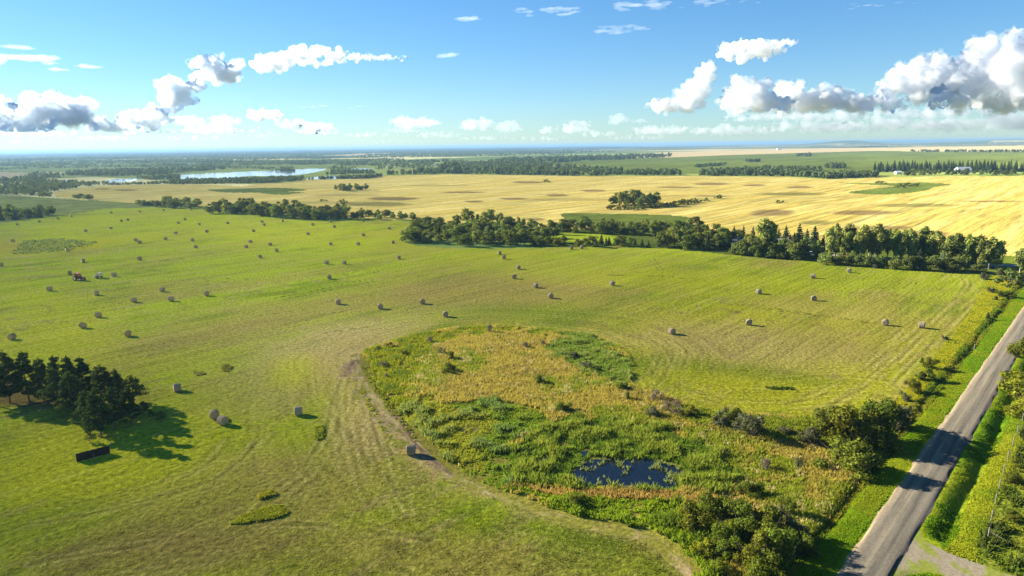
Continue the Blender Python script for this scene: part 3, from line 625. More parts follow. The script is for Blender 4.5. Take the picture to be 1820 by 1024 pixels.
def spread(poly, n, seed, mind=.55):
    """n spots inside a pixel polygon, kept apart"""
    rng = random.Random(seed); poly = np.asarray(poly, float); (x0, y0), (x1, y1) = poly.min(0), poly.max(0); out = []
    need = mind*math.sqrt((x1-x0)*(y1-y0)/n); asp = max(1, (x1-x0)/(y1-y0)/4); tries = 0
    while len(out) < n and tries < 6000:
        tries += 1; x, y = rng.uniform(x0, x1), rng.uniform(y0, y1)
        if not inside(poly, np.array([x]), np.array([y]))[0]: continue
        if all(((x-a)/asp**.5)**2+((y-b)*asp**.5)**2 > need*need for a, b in out): out.append((x, y))
        elif tries % 60 == 0: need *= .93
    return out
def stand(kinds, poly, n, h, label, group, seed, wide=1.25):
    rng = random.Random(seed)
    for (x, y) in sorted(spread(poly, n, seed), key=lambda q: -q[1]):
        k = rng.choices([a for a, b in kinds], [b for a, b in kinds])[0]
        k.place(P(x, y)[0], h*rng.uniform(.72, 1.22), rng, label if isinstance(label, str) else label[k], group if isinstance(group, str) else group[k], wide if k is not SPRUCE else min(wide, 1.1))

# ---------------- the pine grove on the left, tree by tree: foot of the trunk (x, y), height, spread, label
rp = random.Random(5)
for (x, y, h, w, lb) in [
    (-4, 722, 8.0, 1.0, 'dark pine cut by the left photo edge at the grove end'), (18, 716, 8.8, .95, 'tall dark pine on the bare soil, first whole pine from the left'),
    (52, 713, 8.4, .85, 'tall pine with bare lower trunk above the reddish litter gap'), (80, 716, 7.6, .8, 'slim pine right of the bare litter gap in the grove'),
    (104, 706, 7.2, .85, 'pine in the back row showing its pointed top over the grove'), (128, 712, 7.6, .85, 'pine in the middle of the grove back row, second pointed top'),
    (152, 716, 7.8, .85, 'pine with the flat bushy top at the back right of the grove'), (104, 734, 7.4, 1.05, 'broad dark pine in the grove front row over the shadowed grass'),
    (132, 742, 7.4, 1.0, 'dark pine standing behind the palest front pine of the grove'), (188, 735, 7.8, 1.05, 'wide dark pine at the dense centre of the grove right half'),
    (212, 727, 6.6, .85, 'narrow pine beside the light green end trees of the grove'), (158, 762, 6.0, 1.05, 'pale olive pine leaning out at the grove front left'),
    (180, 778, 7.6, 1.0, 'large front pine nearest to the wooden windbreak panel'), (205, 764, 6.6, 1.0, 'dark pine just right of the large front pine'),
    (232, 752, 5.6, .95, 'dark low pine at the right front of the grove'), (-30, 735, 8.2, 1.0, 'pine at the far left grove end mostly outside the picture')]:
    if lb.endswith('outside the picture'): continue
    PINE.place(P(x, y)[0], h*1.12, rp, lb, 'pines of the dark grove', w*1.12)
for (x, y, h, w, lb) in [(214, 716, 5.4, .9, 'bright green young pine behind the grove right end'), (238, 722, 5.6, 1.0, 'light green young pine at the right end of the grove'),
    (256, 737, 2.4, 1.0, 'small seedling pine on the grass right of the grove'), (287, 750, 1.9, 1.1, 'lowest dark seedling pine farthest right of the grove'), (270, 744, 1.5, 1.0, 'tiny seedling pine between the two larger seedlings'),
    (160, 786, 1.6, 1.2, 'small sprawling pine at the foot of the large front pine')]:
    PINE_Y.place(P(x, y)[0], h, rp, lb, 'young pines round the dark grove', w)

# ---------------- stands of trees in the middle distance
rng_t = random.Random(9)
BELT_L = 'dark broadleaf tree in the long belt at the far edge of the hay field'
stand([(ROUND, 3), (LOW, 2), (POPLAR, .6)], [(358, 381), (395, 371), (450, 372), (520, 380), (560, 383), (612, 381), (616, 390), (570, 393), (520, 390), (430, 381)], 56, 8.8, BELT_L, 'trees of the belt behind the left hay field', 101, 1.4)
stand([(ROUND, 1), (LOW, 2)], [(612, 390), (640, 384), (690, 385), (737, 390), (735, 393), (650, 390)], 15, 5.6, 'low broadleaf tree in the thin right end of the field edge belt', 'trees of the thin belt end', 102)
stand([(LOW, 1)], [(738, 393), (762, 394), (760, 396), (740, 396)], 4, 3.6, 'small tree in the tiny clump between belt and big grove', 'trees of the tiny clump', 103)
stand([(LOW, 1)], [(246, 362), (282, 364), (280, 367), (250, 366)], 4, 4.8, 'round tree in the small left clump where hay meets wheat', 'trees of the small left clump', 104, 1.6)
stand([(LOW, 1), (ROUND, 1)], [(266, 369), (300, 362), (345, 366), (356, 371), (300, 370)], 12, 6.6, 'broadleaf tree in the wide clump left of the long belt', 'trees of the clump left of the belt', 105, 1.5)
stand([(LOW, 1)], [(122, 353), (150, 350), (172, 354), (150, 355.5)], 5, 5.2, 'tree in the lone clump on the wheat edge at left', 'trees of the lone wheat edge clump', 106, 1.6)
stand([(LOW, 1)], [(60, 348), (80, 345), (98, 349), (80, 350.5)], 5, 4.6, 'tree in the clump at the end of the far left wood', 'trees at the wood end', 107, 1.6)
stand([(SPRUCE, 1), (ROUND, 1.5), (LOW, 1)], [(-20, 394), (-20, 384), (30, 380), (70, 380), (100, 383), (60, 389), (20, 393)], 32, 6.8, 'dark tree in the grove cut by the left photo edge', 'trees of the left edge grove', 108)
stand([(LOW, 2), (ROUND, 2), (POPLAR, .5)], [(722, 430), (735, 412), (790, 403), (850, 402), (905, 415), (935, 436), (900, 440), (840, 440), (760, 436)], 58, 6.8, 'dense dark broadleaf tree in the big grove amid the hay field edge', 'trees of the big central grove', 109, 1.4)
stand([(POPLAR, 2), (ROUND, 2)], [(825, 398), (870, 396), (905, 400), (918, 410), (880, 410), (845, 401)], 14, 7.6, 'tall slim tree in the stand behind the big central grove', 'trees of the stand behind the central grove', 110)
stand([(ROUND, 2), (POPLAR, 1), (LOW, 1)], [(905, 418), (925, 405), (960, 405), (1000, 413), (985, 428), (940, 430)], 15, 6.6, 'mid green tree between the big grove and the lawn clearing', 'trees left of the clearing', 111)
stand([(BUSH, 1)], [(940, 439), (955, 431), (1000, 430), (1040, 436), (1010, 439)], 9, 3.0, 'light green rounded bush at the field edge below the clearing', 'bushes below the clearing', 112, 1.3)
stand([(ROUND, 2), (LOW, 2), (POPLAR, .6)], [(985, 412), (1060, 407), (1140, 409), (1230, 414), (1225, 424), (1140, 421), (1050, 415), (1000, 416)], 30, 6.6, 'dark tree in the straight belt along the wheat behind the clearing', 'trees of the wheat edge belt', 113)
stand([(SPRUCE, 1.5), (ROUND, 1.5), (LOW, 1)], [(1035, 436), (1080, 434), (1130, 434), (1175, 437), (1170, 441), (1100, 439), (1050, 439)], 14, 4.6, 'small tree in the front row between clearing and hay field', 'trees of the low front row', 114)
stand([(ROUND, 3), (LOW, 2), (SPRUCE, .7)], [(1175, 441), (1185, 425), (1230, 416), (1290, 424), (1300, 448), (1250, 446)], 24, 8.2, 'full dark green tree at the left end of the farmyard grove', 'trees of the farmyard grove left end', 115)
LROW = 'light green poplar in the tall row along the farm lane'
stand([(POPLAR, 6), (ROUND, .6)], [(1465, 461), (1480, 452), (1560, 456), (1660, 462), (1660, 468), (1560, 464)], 29, 11.6, {POPLAR: LROW, ROUND: 'dark broadleaf tree among the light poplars along the farm lane'}, 'trees of the row along the farm lane', 116, .9)
stand([(POPLAR, 3), (ROUND, 1.5)], [(1640, 466), (1700, 466), (1775, 475), (1775, 481), (1700, 475)], 15, 10, 'mid green tree at the open right end of the lane row', 'trees at the right end of the lane row', 126, 1.0)
stand([(ROUND, 2), (LOW, 1), (POPLAR, 1)], [(1300, 449), (1345, 450), (1420, 456), (1462, 461), (1415, 461), (1330, 455)], 16, 7.4, 'shady tree filling the yard in front of the houses', 'trees hiding the farm houses', 127, 1.15)
stand([(ROUND, 2), (LOW, 2), (SPRUCE, 1)], [(1300, 452), (1330, 452), (1430, 462), (1425, 464), (1330, 456)], 12, 4.0, 'low dark tree on the field edge in front of the farmhouse', 'trees in front of the farmhouse', 117)
stand([(ROUND, 2), (LOW, 2)], [(1460, 469), (1480, 468), (1560, 473), (1640, 478), (1720, 482), (1720, 486), (1560, 477)], 22, 4.6, 'low dark tree in the hedge between hay field and farm lane', 'trees of the hedge below the farm lane', 118)
stand([(SPRUCE, 1)], [(1380, 440), (1420, 439), (1470, 447), (1440, 448), (1390, 446)], 9, 9.0, 'pointed dark spruce behind the farmhouse', 'spruces behind the farmhouse', 119)
for K, x, y, h, w, lb in [
    (POPLAR, 1356, 452, 14.5, 1.15, 'tallest poplar of the farmyard rising over all the others'), (POPLAR, 1367, 452, 13.6, 1.1, 'second tallest poplar, touching the tallest one'),
    (ROUND, 1331, 450, 8.0, 1.0, 'pale round tree in front of the grey farmhouse roof'), (SPRUCE, 1303, 440, 9.8, 1.0, 'solitary pointed spruce left of the farmhouse roof'), (SPRUCE, 1320, 437, 9.4, .9, 'dark spruce right behind the farmhouse ridge'),
    (SPRUCE, 1337, 438, 9.0, .8, 'dark narrow spruce just left of the tallest poplar'), (ROUND, 1420, 455, 8.6, .9, 'yellow green tree left of the parked pale car'), (YGRB, 1413, 458, 5.6, 1.0, 'bright rounded bush at the foot of the tree by the parked car'),
    (LOW, 1312, 452, 6.0, 1.2, 'leafy tree covering the farmhouse gable from the field side'), (LOW, 1345, 457, 5.4, 1.1, 'low full tree at the foot of the two tallest poplars'), (ROUND, 1378, 452, 6.6, 1.1, 'dark tree between tallest poplars and the blue grey house'), (LOW, 1398, 456, 5.2, 1.2, 'low tree covering the blue grey house front'),
    (BLUES, 1675, 478, 7.0, 1.0, 'blue grey spruce in front of the farm lane poplars'), (SPRUCE, 1633, 480, 8.4, 1.2, 'dark green conical spruce left of the blue spruce'), (POPLAR, 1696, 472, 12.0, 1.0, 'tall dark poplar second from the right end of the lane row'),
    (SPRUCE, 1734, 470, 11.0, .8, 'dark pointed spruce poking above the right end of the lane row'), (ROUND, 1715, 474, 8.6, .9, 'broad green tree below the pointed spruce at the lane row end'), (POPLAR, 1757, 478, 11.0, 1.25, 'wide poplar closing the right end of the lane row'), (POPLAR, 1770, 479, 9.0, 1.1, 'rightmost leaning poplar of the lane row'),
    (YELB, 1505, 464, 3.4, 1.0, 'bright yellow autumn bush at the foot of the lane poplars'), (DARKB, 1462, 466, 4.4, .9, 'dark round bush right of the parked pale car'), (LOW, 1740, 486, 4.2, 1.2, 'dark spreading tree at the field corner below the wide poplar'),
    (BUSH, 1777, 489, 2.6, 1.2, 'grey green bush in the corner where lane shade meets the field'), (BUSH, 1385, 461, 2.6, 1.1, 'small olive bush on the field edge between farmhouse and car'), (BUSH, 1450, 463, 2.0, 1.0, 'little bright bush in front of the parked pale car')]:
    K.place(P(x, y)[0], h, rng_t, lb, None, w)
stand([(POPLAR, 2), (ROUND, 2)], [(1082, 367), (1110, 362), (1165, 364), (1170, 369), (1120, 370)], 20, 9.6, 'tree of the wooded island in the middle of the wheat', 'trees of the wheat island', 120)
stand([(FARB, 1)], [(1075, 373), (1130, 371), (1190, 364), (1252, 357.5), (1262, 358.5), (1200, 367), (1130, 374)], 26, 3.4, 'low bush on the skirt of the wooded wheat island', 'bushes of the wheat island', 121, 1.3)
stand([(ROUND, 1), (LOW, 1)], [(592, 338.5), (620, 335.5), (650, 337), (652, 339.5), (610, 340)], 14, 6.4, 'tree of the small far island in the left wheat', 'trees of the small wheat island', 122)
stand([(SPRUCE, 1)], [(1548, 306), (1560, 303), (1640, 302), (1830, 303), (1830, 306), (1620, 306)], 115, 14.5, 'dark spruce in the long shelterbelt behind the wheat', 'spruces of the far shelterbelt', 123, .85)
stand([(LOW, 1), (ROUND, 1)], [(1600, 312), (1630, 309), (1830, 308.5), (1830, 312), (1640, 313)], 34, 7.0, 'round tree before the far spruce shelterbelt', 'round trees before the shelterbelt', 124)
for x, y, h, w, lb in [(1277, 353, 3.6, 1.3, 'lone dark bush on the wheat right of the wooded island'), (1386, 361, 2.6, 1.6, 'low brown bush on the wheat above the small pond hollow'), (970, 324, 4.0, 1.6, 'pale far bush at the tip of the dark hollow in the wheat'),
    (1565, 326, 3.0, 2.6, 'wide low bush on the far green patch in the wheat'), (1598, 333, 3.6, 1.6, 'left bush of the pair on the wheat green patch'), (1620, 331, 3.8, 2.4, 'right wide bush of the pair on the wheat green patch'),
    (1168, 281.5, 9.0, 1.2, 'lone tree clump standing in the far green pasture'), (608, 360, 3.0, 1.6, 'small dark bush on the wheat behind the thin belt'), (573, 358, 2.2, 2.4, 'low scrub on the yellow rough behind the long belt')]:
    FARB.place(P(x, y)[0], h, rng_t, lb, None, w)

# ---------------- bushes of the slough and the roadside, one by one
for K, x, y, h, w, lb in [
    (GREYB, 1284, 757, 2.8, 1.1, 'grey willow bush with white twigs, left of the pair on the slough rim'), (GREYB, 1335, 778, 4.0, 1.15, 'largest grey willow bush on the slough rim, casting a long shadow'), (BUSH, 1306, 752, 2.6, .9, 'dark green bush wedged behind the two grey willows'),
    (TWIGB, 1165, 712, 2.2, 1.1, 'brownish twiggy bush on the upper slough rim'), (TWIGB, 1196, 735, 2.6, 1.3, 'brown grey bush group below the upper rim'), (BUSH, 1222, 742, 2.0, 1.2, 'dark bush right of the brown twiggy ones'), (GREYB, 1160, 742, 1.8, 1.2, 'low grey bush below the brown twiggy ones'),
    (BUSH, 1110, 693, 1.6, 1.5, 'small dark bush at the neck of the slough'), (BUSH, 1113, 712, 1.8, .7, 'small upright dark green bush in the golden grass at the neck'), (GREYB, 1040, 655, 1.8, 1.6, 'wide grey green bush in the upper right slough'), (GREYB, 1018, 636, 1.4, 1.4, 'grey bush on the far rim of the slough'),
    (TWIGB, 870, 592, 2.4, .8, 'pale bare twigs standing on the far rim of the slough'), (TWIGB, 766, 610, 1.8, 1.0, 'grey twiggy bush in the bright green far left slough'), (BUSH, 800, 640, 2.0, .9, 'dark bush in the upper golden grass'), (BUSH, 795, 664, 2.0, 1.4, 'dark green bush in the middle of the golden grass'), (TWIGB, 783, 630, 1.8, 1.1, 'brown bush behind the dark one in the golden grass'),
    (BUSH, 955, 682, 1.8, 1.0, 'small dark bush right of the golden grass centre'), (TWIGB, 935, 620, 1.8, 1.1, 'brownish bush in the far golden grass'), (TWIGB, 966, 615, 1.5, 1.1, 'small grey bush close to the far slough rim'), (BUSH, 1006, 732, 1.8, 1.6, 'black looking bush above the green pond reeds'),
    (BUSH, 690, 615, .9, 1.6, 'tiny dark clump on the bright left rim'), (BUSH, 672, 622, .8, 2.0, 'low dark clump at the left tip of the slough'), (BUSH, 722, 630, .9, 2.0, 'dark tuft in the bright grass left of the golden stand'), (TWIGB, 683, 652, 1.3, 1.6, 'grey weedy bush by the dirt track at the slough left'), (TWIGB, 688, 672, 1.0, 1.4, 'small grey weed clump beside the rutted track'),
    (GREYB, 1440, 792, 2.6, 1.1, 'grey green bush left of the dark roadside clump'), (BUSH, 1490, 786, 5.52, 1.23, 'tall green bush, left of the dark roadside clump'), (BUSH, 1527, 792, 6.21, 1.17, 'tallest dark bush of the roadside clump'), (BUSH, 1556, 778, 5.75, 1.17, 'dark bush at the back of the roadside clump'), (GREYB, 1588, 768, 5.06, 1.17, 'olive bush closest to the road in the roadside clump'),
    (BUSH, 1517, 832, 4.37, 1.56, 'rounded olive bush in front of the dark roadside clump'), (BUSH, 1570, 806, 3.0, 1.1, 'low dark bush in the shade beside the road'), (GREYB, 1395, 775, 1.6, 1.2, 'small pale bush on the rim right of the big grey willow'), (BUSH, 1412, 775, 1.4, 1.0, 'small round dark bush on the rim'),
    (TWIGB, 1360, 832, 1.8, 1.3, 'grey dry bush in the straw east of the pond'), (BUSH, 1335, 880, 2.0, 1.5, 'dark bush south east of the pond'), (BUSH, 1395, 912, 2.4, 1.1, 'dark bush in the golden grass near the ditch'), (GREYB, 1420, 830, 1.2, 1.3, 'low grey bush in the golden grass near the ditch'), (BUSH, 1024, 900, 1.6, 1.1, 'dark green bush on the lower slough bank by the mown edge'),
    (BUSH, 1235, 940, 3.6, 1.0, 'olive bush at the left of the bottom thicket'), (BUSH, 1275, 935, 3.8, 1.0, 'broad olive bush at the back of the bottom thicket'), (TWIGB, 1300, 925, 3.4, 1.0, 'brown topped bush behind the bottom thicket'), (BUSH, 1320, 960, 4.2, .95, 'green bush in the middle of the bottom thicket'), (BUSH, 1365, 965, 4.2, .95, 'dark bush right of the thicket middle'), (GREYB, 1405, 955, 3.4, 1.0, 'grey green bush at the thicket right side'),
    (BUSH, 1290, 990, 3.4, 1.0, 'mid green bush in the thicket second row'), (BUSH, 1335, 1010, 4.0, 1.0, 'dark bush in the lowest thicket row'), (BUSH, 1385, 1012, 4.4, 1.05, 'dark shaded bush by the ditch in the bottom thicket'), (BUSH, 1418, 990, 3.0, 1.0, 'dark bush at the ditch corner of the thicket'), (BUSH, 1360, 1050, 3.6, 1.2, 'dark bush cut off by the bottom photo edge'),
    (YGRB, 1300, 965, 3.2, .5, 'slender yellow green sapling at the thicket front'), (YGRB, 1352, 1024, 2.8, .6, 'yellow green sapling at the bottom photo edge'), (YGRB, 1250, 985, 1.8, 1.2, 'bright green low bush by the dirt track end'), (YGRB, 1275, 1015, 1.5, 1.3, 'yellow green low bush near the bottom dirt track'),
    (BUSH, 1655, 655, 2.2, 1.1, 'dark bush at the upper end of the roadside row'), (BUSH, 1640, 676, 2.4, 1.1, 'dark bush second from the upper end of the roadside row'), (BUSH, 1622, 696, 2.2, 1.1, 'dark bush at the lower end of the roadside row'), (GREYB, 1608, 712, 1.8, 1.1, 'olive bush below the dark roadside row'), (GREYB, 1679, 604, 1.2, 1.3, 'small grey tuft at the field edge above the roadside row'), (BUSH, 1640, 645, 1.2, 1.0, 'small green bush beside the upper roadside row'),
    (DARKB, 1797, 508, 5.4, 1.35, 'big domed dark bush at the far road corner'), (GREYB, 1762, 520, 1.8, 1.4, 'grey bush left of the domed corner bush'), (BUSH, 1778, 528, 1.9, 1.4, 'dark bush below the domed corner bush'), (BUSH, 1797, 532, 2.2, 1.2, 'dark bush nearest the road below the domed bush'), (BUSH, 1768, 533, 1.2, 1.2, 'small dark bush in the yellow strip below the corner'),
    (GREYB, 1752, 497, 2.2, 1.4, 'pale bush left of the field corner'), (SPRUCE, 1755, 568, 2.2, 1.2, 'tiny lone spruce beside the upper road')]:
    K.place(P(x, y)[0], h, rng_t, lb, None, w)
for K, x, y, h, w, lb in [(YGRB, 1812, 706, 5.4, 1.1, 'yellow green tree leaning over the right road edge'), (BUSH, 1822, 640, 5.6, 1.0, 'dark green bush behind the yellow green tree at the right photo edge'), (YGRB, 1834, 742, 4.2, 1.2, 'leafy bush under the yellow green tree at the right photo edge'),
    (LOW, 1832, 792, 3.6, .9, 'shrubby tree behind the wire fence at the right photo edge'), (POPLAR, 1812, 486, 8.6, 1.1, 'bright green poplar at the right photo edge by the lane'), (YGRB, 1818, 500, 4.0, 1.2, 'bright yellow green bush under the right edge poplar'), (BUSH, 1802, 860, 1.5, 1.4, 'low bush behind the wire fence'), (BUSH, 1800, 925, 1.2, 1.4, 'low green bush behind the wire fence corner')]:
    K.place(P(x, y)[0], h, rng_t, lb, None, w)

# ---------------- far woods: masses nobody could count
def blob_trees(name, xs, ys, hs, seed, quads_per, col_mat, wide=.38):
    rng = np.random.default_rng(seed); n = len(xs); k = quads_per
    z0 = terrain(xs, ys); d = rng.normal(0, 1, (n, k, 3)); d /= np.linalg.norm(d, axis=2)[..., None]
    hh_ = hs[:, None]; rad = (rng.uniform(.6, 1.0, (n, k)))
    pos = np.stack([xs[:, None]+d[..., 0]*rad*hh_*wide, ys[:, None]+d[..., 1]*rad*hh_*wide, z0[:, None]+hh_*.52+d[..., 2]*rad*hh_*.48], -1).reshape(-1, 3)
    v, f = quad_leaves(rng, pos, d.reshape(-1, 3), np.repeat(hs*.17*(40/k)**.5, k))
    me = np_mesh(name, v, f, col_mat); tone = np.repeat(rng.uniform(.1, .75, n), k)+rng.uniform(0, .35, n*k); vattr(me, 'v', np.repeat(tone, 4)); return kind(obj(name, me), 'stuff')
L_FAR = leaf_mat('far_wood_leaves', (.080, .106, .040), .45, .0, .2, .0)
wx, wy, wh_ = [], [], []
rn = np.random.default_rng(77)
def wood(poly, n, h):
    poly = np.asarray(poly, float); (x0, y0), (x1, y1) = poly.min(0), poly.max(0); k = 0
    while k < n:
        x = rn.uniform(x0, x1, 4*n); y = rn.uniform(y0, y1, 4*n); m_ = inside(poly, x, y); x, y = x[m_][:n-k], y[m_][:n-k]
        if not len(x): break
        p = P(x, y); wx.append(p[:, 0]); wy.append(p[:, 1]); wh_.append(h*rn.uniform(.65, 1.2, len(x))); k += len(x)
wood([(-300, 365), (-300, 325), (0, 326), (50, 322), (100, 324), (180, 327), (210, 328), (150, 332), (95, 341), (55, 348), (0, 346)], 1500, 5.4)
wood([(180, 329), (235, 326.5), (300, 323.5), (300, 327), (220, 329)], 160, 2.8)
wood([(300, 324), (330, 321), (392, 321), (480, 318), (540, 316), (535, 322), (460, 326), (350, 328), (300, 328)], 800, 4.6)
wood([(-200, 322), (40, 318), (60, 312), (40, 310), (80, 309), (130, 313), (60, 324), (-200, 330)], 200, 7)
wood([(118, 313), (118, 307), (200, 304), (330, 300), (400, 297), (405, 301), (330, 307), (280, 312), (200, 314)], 520, 7)
wood([(240, 316), (320, 314), (322, 319), (260, 321)], 90, 5)
wood([(548, 321), (600, 318.5), (650, 318), (690, 313), (650, 315), (600, 317.5)], 160, 5)
wood([(578, 311), (600, 304), (660, 306), (668, 309.5), (620, 310)], 130, 5.5)
wood([(668, 313), (780, 305), (800, 297), (870, 291), (900, 286), (960, 292), (1000, 298), (1105, 306), (1108, 311), (1060, 313), (960, 312), (800, 309)], 1000, 8.5)
wood([(780, 309), (790, 300), (815, 300), (818, 309)], 50, 15)
wood([(1108, 312), (1112, 308), (1205, 308), (1210, 312)], 90, 7.5)
wood([(1240, 313), (1245, 309), (1330, 304), (1400, 308), (1465, 312), (1460, 317), (1400, 314), (1300, 313)], 260, 8.5)
wood([(1330, 304), (1345, 300), (1400, 299), (1460, 303), (1462, 306), (1400, 305)], 130, 6.5)
wood([(1465, 300), (1470, 296), (1500, 296), (1502, 300)], 45, 8)
wood([(1460, 319), (1480, 313), (1555, 312), (1562, 315)], 150, 7)
wood([(870, 293), (960, 291), (1190, 280), (1195, 276), (1000, 281), (900, 285)], 600, 11)
wood([(1230, 297), (1290, 292), (1290, 295), (1240, 298)], 60, 6)
wood([(1610, 269), (1700, 269), (1820, 269), (1820, 271.5), (1640, 271)], 150, 9)
wood([(1415, 278), (1440, 275), (1440, 279)], 25, 10); wood([(1325, 288), (1350, 286), (1350, 288.5)], 25, 7); wood([(540, 288), (590, 286.5), (590, 292), (545, 292)], 120, 7)
wood([(480, 304), (500, 302), (530, 303), (520, 306)], 40, 5)
blob_trees('distant_wood', np.concatenate(wx), np.concatenate(wy), np.concatenate(wh_), 5, 44, L_FAR)
# belts and bluffs over the whole plain behind
fx, fy, fh = [], [], []
rs = np.random.default_rng(31)
for i in range(900):
    r = 1500*math.exp(rs.uniform(0, 2.9)); az = math.radians(rs.uniform(-46, 46)); x, y = r*math.sin(az), r*math.cos(az)
    px_, py_ = px_of(np.array([x]), np.array([y]), np.array([0.])); px_, py_ = px_[0], py_[0]
    clear = (px_ > 960 and py_ > 268-(px_-1000)*.006) or (any(inside(np.array(q), np.array([px_]), np.array([py_]))[0] for q in STUBBLES+[np.array(l) for l in LAKES]+[RPASTURE])) or py_ > 300
    if px_ > 1050 and 257 < py_+(px_-1050)*.008 < 281: clear = True
    if (clear and rs.uniform() < .985) or (r < 4500 and rs.uniform() < .66): continue
    along = rs.uniform() < .72; L_ = rs.uniform(250, 1300)*(r/3000)**.6; wdt = rs.uniform(20, 130)*(r/3000)**.5; sp = 11*(r/2000)**.55; n = int(min(420, L_*max(1, wdt/40)/sp))
    a = rs.uniform(-.5, .5, n)*L_; b = rs.uniform(-.5, .5, n)*wdt; dirv = ROAD_D if not along else np.array([ROAD_D[1], -ROAD_D[0]])
    if rs.uniform() < .5: dirv = np.array([math.cos(az), -math.sin(az)])
    nv = np.array([dirv[1], -dirv[0]]); fx.append(x+dirv[0]*a+nv[0]*b); fy.append(y+dirv[1]*a+nv[1]*b); fh.append(rs.uniform(5, 9)*rs.uniform(.7, 1.2, n)*min(1.6, max(1, (r/6000)**.5)))
fx, fy, fh = np.concatenate(fx), np.concatenate(fy), np.concatenate(fh)
qx, qy = px_of(fx, fy, terrain(fx, fy)); ok = np.ones(len(fx), bool)
for q in [RPASTURE]+STUBBLES+[np.array(l) for l in LAKES]: ok &= ~inside(np.asarray(q, float), qx, qy)
blob_trees('far_woodland', fx[ok], fy[ok], fh[ok], 6, 10, L_FAR, .8)

# ---------------- tall grass and reeds: tufts of blades, uncountable
TUFT = tuft_mat('grass_blades', .5); 
def tufts(name, x, y, h, w, col, seed, blades=4, lean=.6):
    col = col*1.5
    rng = np.random.default_rng(seed); n = len(x); z = terrain(x, y)-.03; a = rng.uniform(0, 6.283, (n, blades)); ln = rng.uniform(.1, lean, (n, blades))*h[:, None]
    hh_ = h[:, None]*rng.uniform(.65, 1.1, (n, blades)); ww = w[:, None]*rng.uniform(.7, 1.3, (n, blades))*.5
    ox, oy = x[:, None]+rng.normal(0, .5, (n, blades))*w[:, None], y[:, None]+rng.normal(0, .5, (n, blades))*w[:, None]; b = a+1.2+rng.uniform(0, .8, (n, blades))
    bx, by = np.cos(b)*ww, np.sin(b)*ww; tx, ty = ox+np.cos(a)*ln, oy+np.sin(a)*ln; Z = z[:, None]+0*ox
    v = np.stack([np.stack([ox-bx, oy-by, Z], -1), np.stack([ox+bx, oy+by, Z], -1), np.stack([tx+bx*.6, ty+by*.6, Z+hh_*.8], -1), np.stack([tx+np.cos(a)*.12*h[:, None]-bx*.2, ty+np.sin(a)*.12*h[:, None]-by*.2, Z+hh_], -1)], 2).reshape(-1, 3)
    me = np_mesh(name, v, np.arange(len(v)).reshape(-1, 4), TUFT)
    c = np.repeat(np.clip(col*(1+rng.normal(0, .08, (n, 1))), .005, 1), blades*4, 0); vattr(me, 'tint', c, 'FLOAT_COLOR'); return kind(obj(name, me), 'stuff')
def scatter(poly_px, dens, seed, x=None, y=None):
    rng = np.random.default_rng(seed); w_ = P(*np.asarray(poly_px, float).T)[:, :2]; (x0, y0), (x1, y1) = w_.min(0), w_.max(0)
    n = int((x1-x0)*(y1-y0)*dens); x = rng.uniform(x0, x1, n); y = rng.uniform(y0, y1, n); m_ = inside(w_, x, y); return x[m_], y[m_]
def mixc(c0, c1, w): return c0+(c1-c0)*np.clip(w, 0, 1)[:, None]
A_REED = smooth_poly([(965, 765), (1000, 745), (1060, 742), (1130, 757), (1215, 778), (1290, 800), (1312, 850), (1300, 886), (1235, 876), (1180, 874), (960, 868), (925, 845), (900, 800), (940, 790)], 4)
A_WEED = smooth_poly([(705, 728), (760, 712), (880, 718), (955, 728), (975, 760), (940, 775), (900, 800), (925, 850), (880, 868), (800, 832), (745, 782)], 4)
A_BANK = smooth_poly([(870, 868), (935, 880), (1000, 882), (1100, 884), (1200, 890), (1290, 905), (1320, 960), (1240, 1030), (1192, 976), (1150, 944), (1060, 929), (960, 902)], 4)
A_RIM = smooth_poly([(641, 632), (690, 609), (760, 591), (860, 579), (960, 584), (940, 592), (870, 592), (800, 606), (755, 640), (722, 690), (740, 760), (715, 740), (662, 690)], 4)
A_NE = smooth_poly([(985, 598), (1050, 597), (1104, 620), (1122, 645), (1119, 668), (1130, 690), (1100, 682), (1060, 668), (1010, 648), (985, 620)], 4)
A_EAST = smooth_poly([(1225, 725), (1340, 737), (1440, 745), (1560, 738), (1640, 775), (1560, 880), (1470, 800), (1380, 790), (1280, 770), (1210, 750)], 4)
x, y = scatter(SLOUGH, 15, 201); px_, py_ = px_of(x, y, terrain(x, y)); jx, jy = px_+(fbm(x/4, y/4, 301)-.5)*70, py_+(fbm(x/4, y/4, 302)-.5)*42
n1 = fbm(x/2.6, y/2.6, 303); n2 = fbm(x/9, y/9, 304); n3 = vnoise(x/.9, y/.9, 305)
gold = mixc(mixc(C(.255, .210, .036), C(.195, .155, .032), sm(n1, .45, .7)), C(.15, .175, .012), sm(.6*n2+.4*n1, .49, .64)); gold = mixc(gold, C(.34, .28, .11), .8*sm(n3*.5+n1*.5, .58, .8))
hgt = .5+.4*n1; col = gold.copy(); typ = np.zeros(len(x), int)
def area(poly, k, c, h_):
    m_ = inside(poly, jx, jy); typ[m_] = k; col[m_] = c[m_]; hgt[m_] = h_[m_]
area(A_RIM, 1, mixc(C(.165, .175, .008), C(.10, .13, .010), sm(n1, .45, .7)), .3+.5*n1)
area(A_NE, 2, 1.3*mixc(C(.09, .125, .014), C(.13, .145, .03), .7*sm(n1, .5, .7)), .4+.6*sm(n1, .4, .75))
area(A_EAST, 2, mixc(C(.14, .165, .012), C(.19, .165, .03), sm(n2, .42, .6)), .4+.7*n1)
area(A_WEED, 2, mixc(mixc(C(.115, .165, .010), C(.19, .195, .014), sm(n2, .42, .6)), C(.10, .14, .045), .6*sm(n1, .52, .72)), .25+.85*sm(n1, .42, .75))
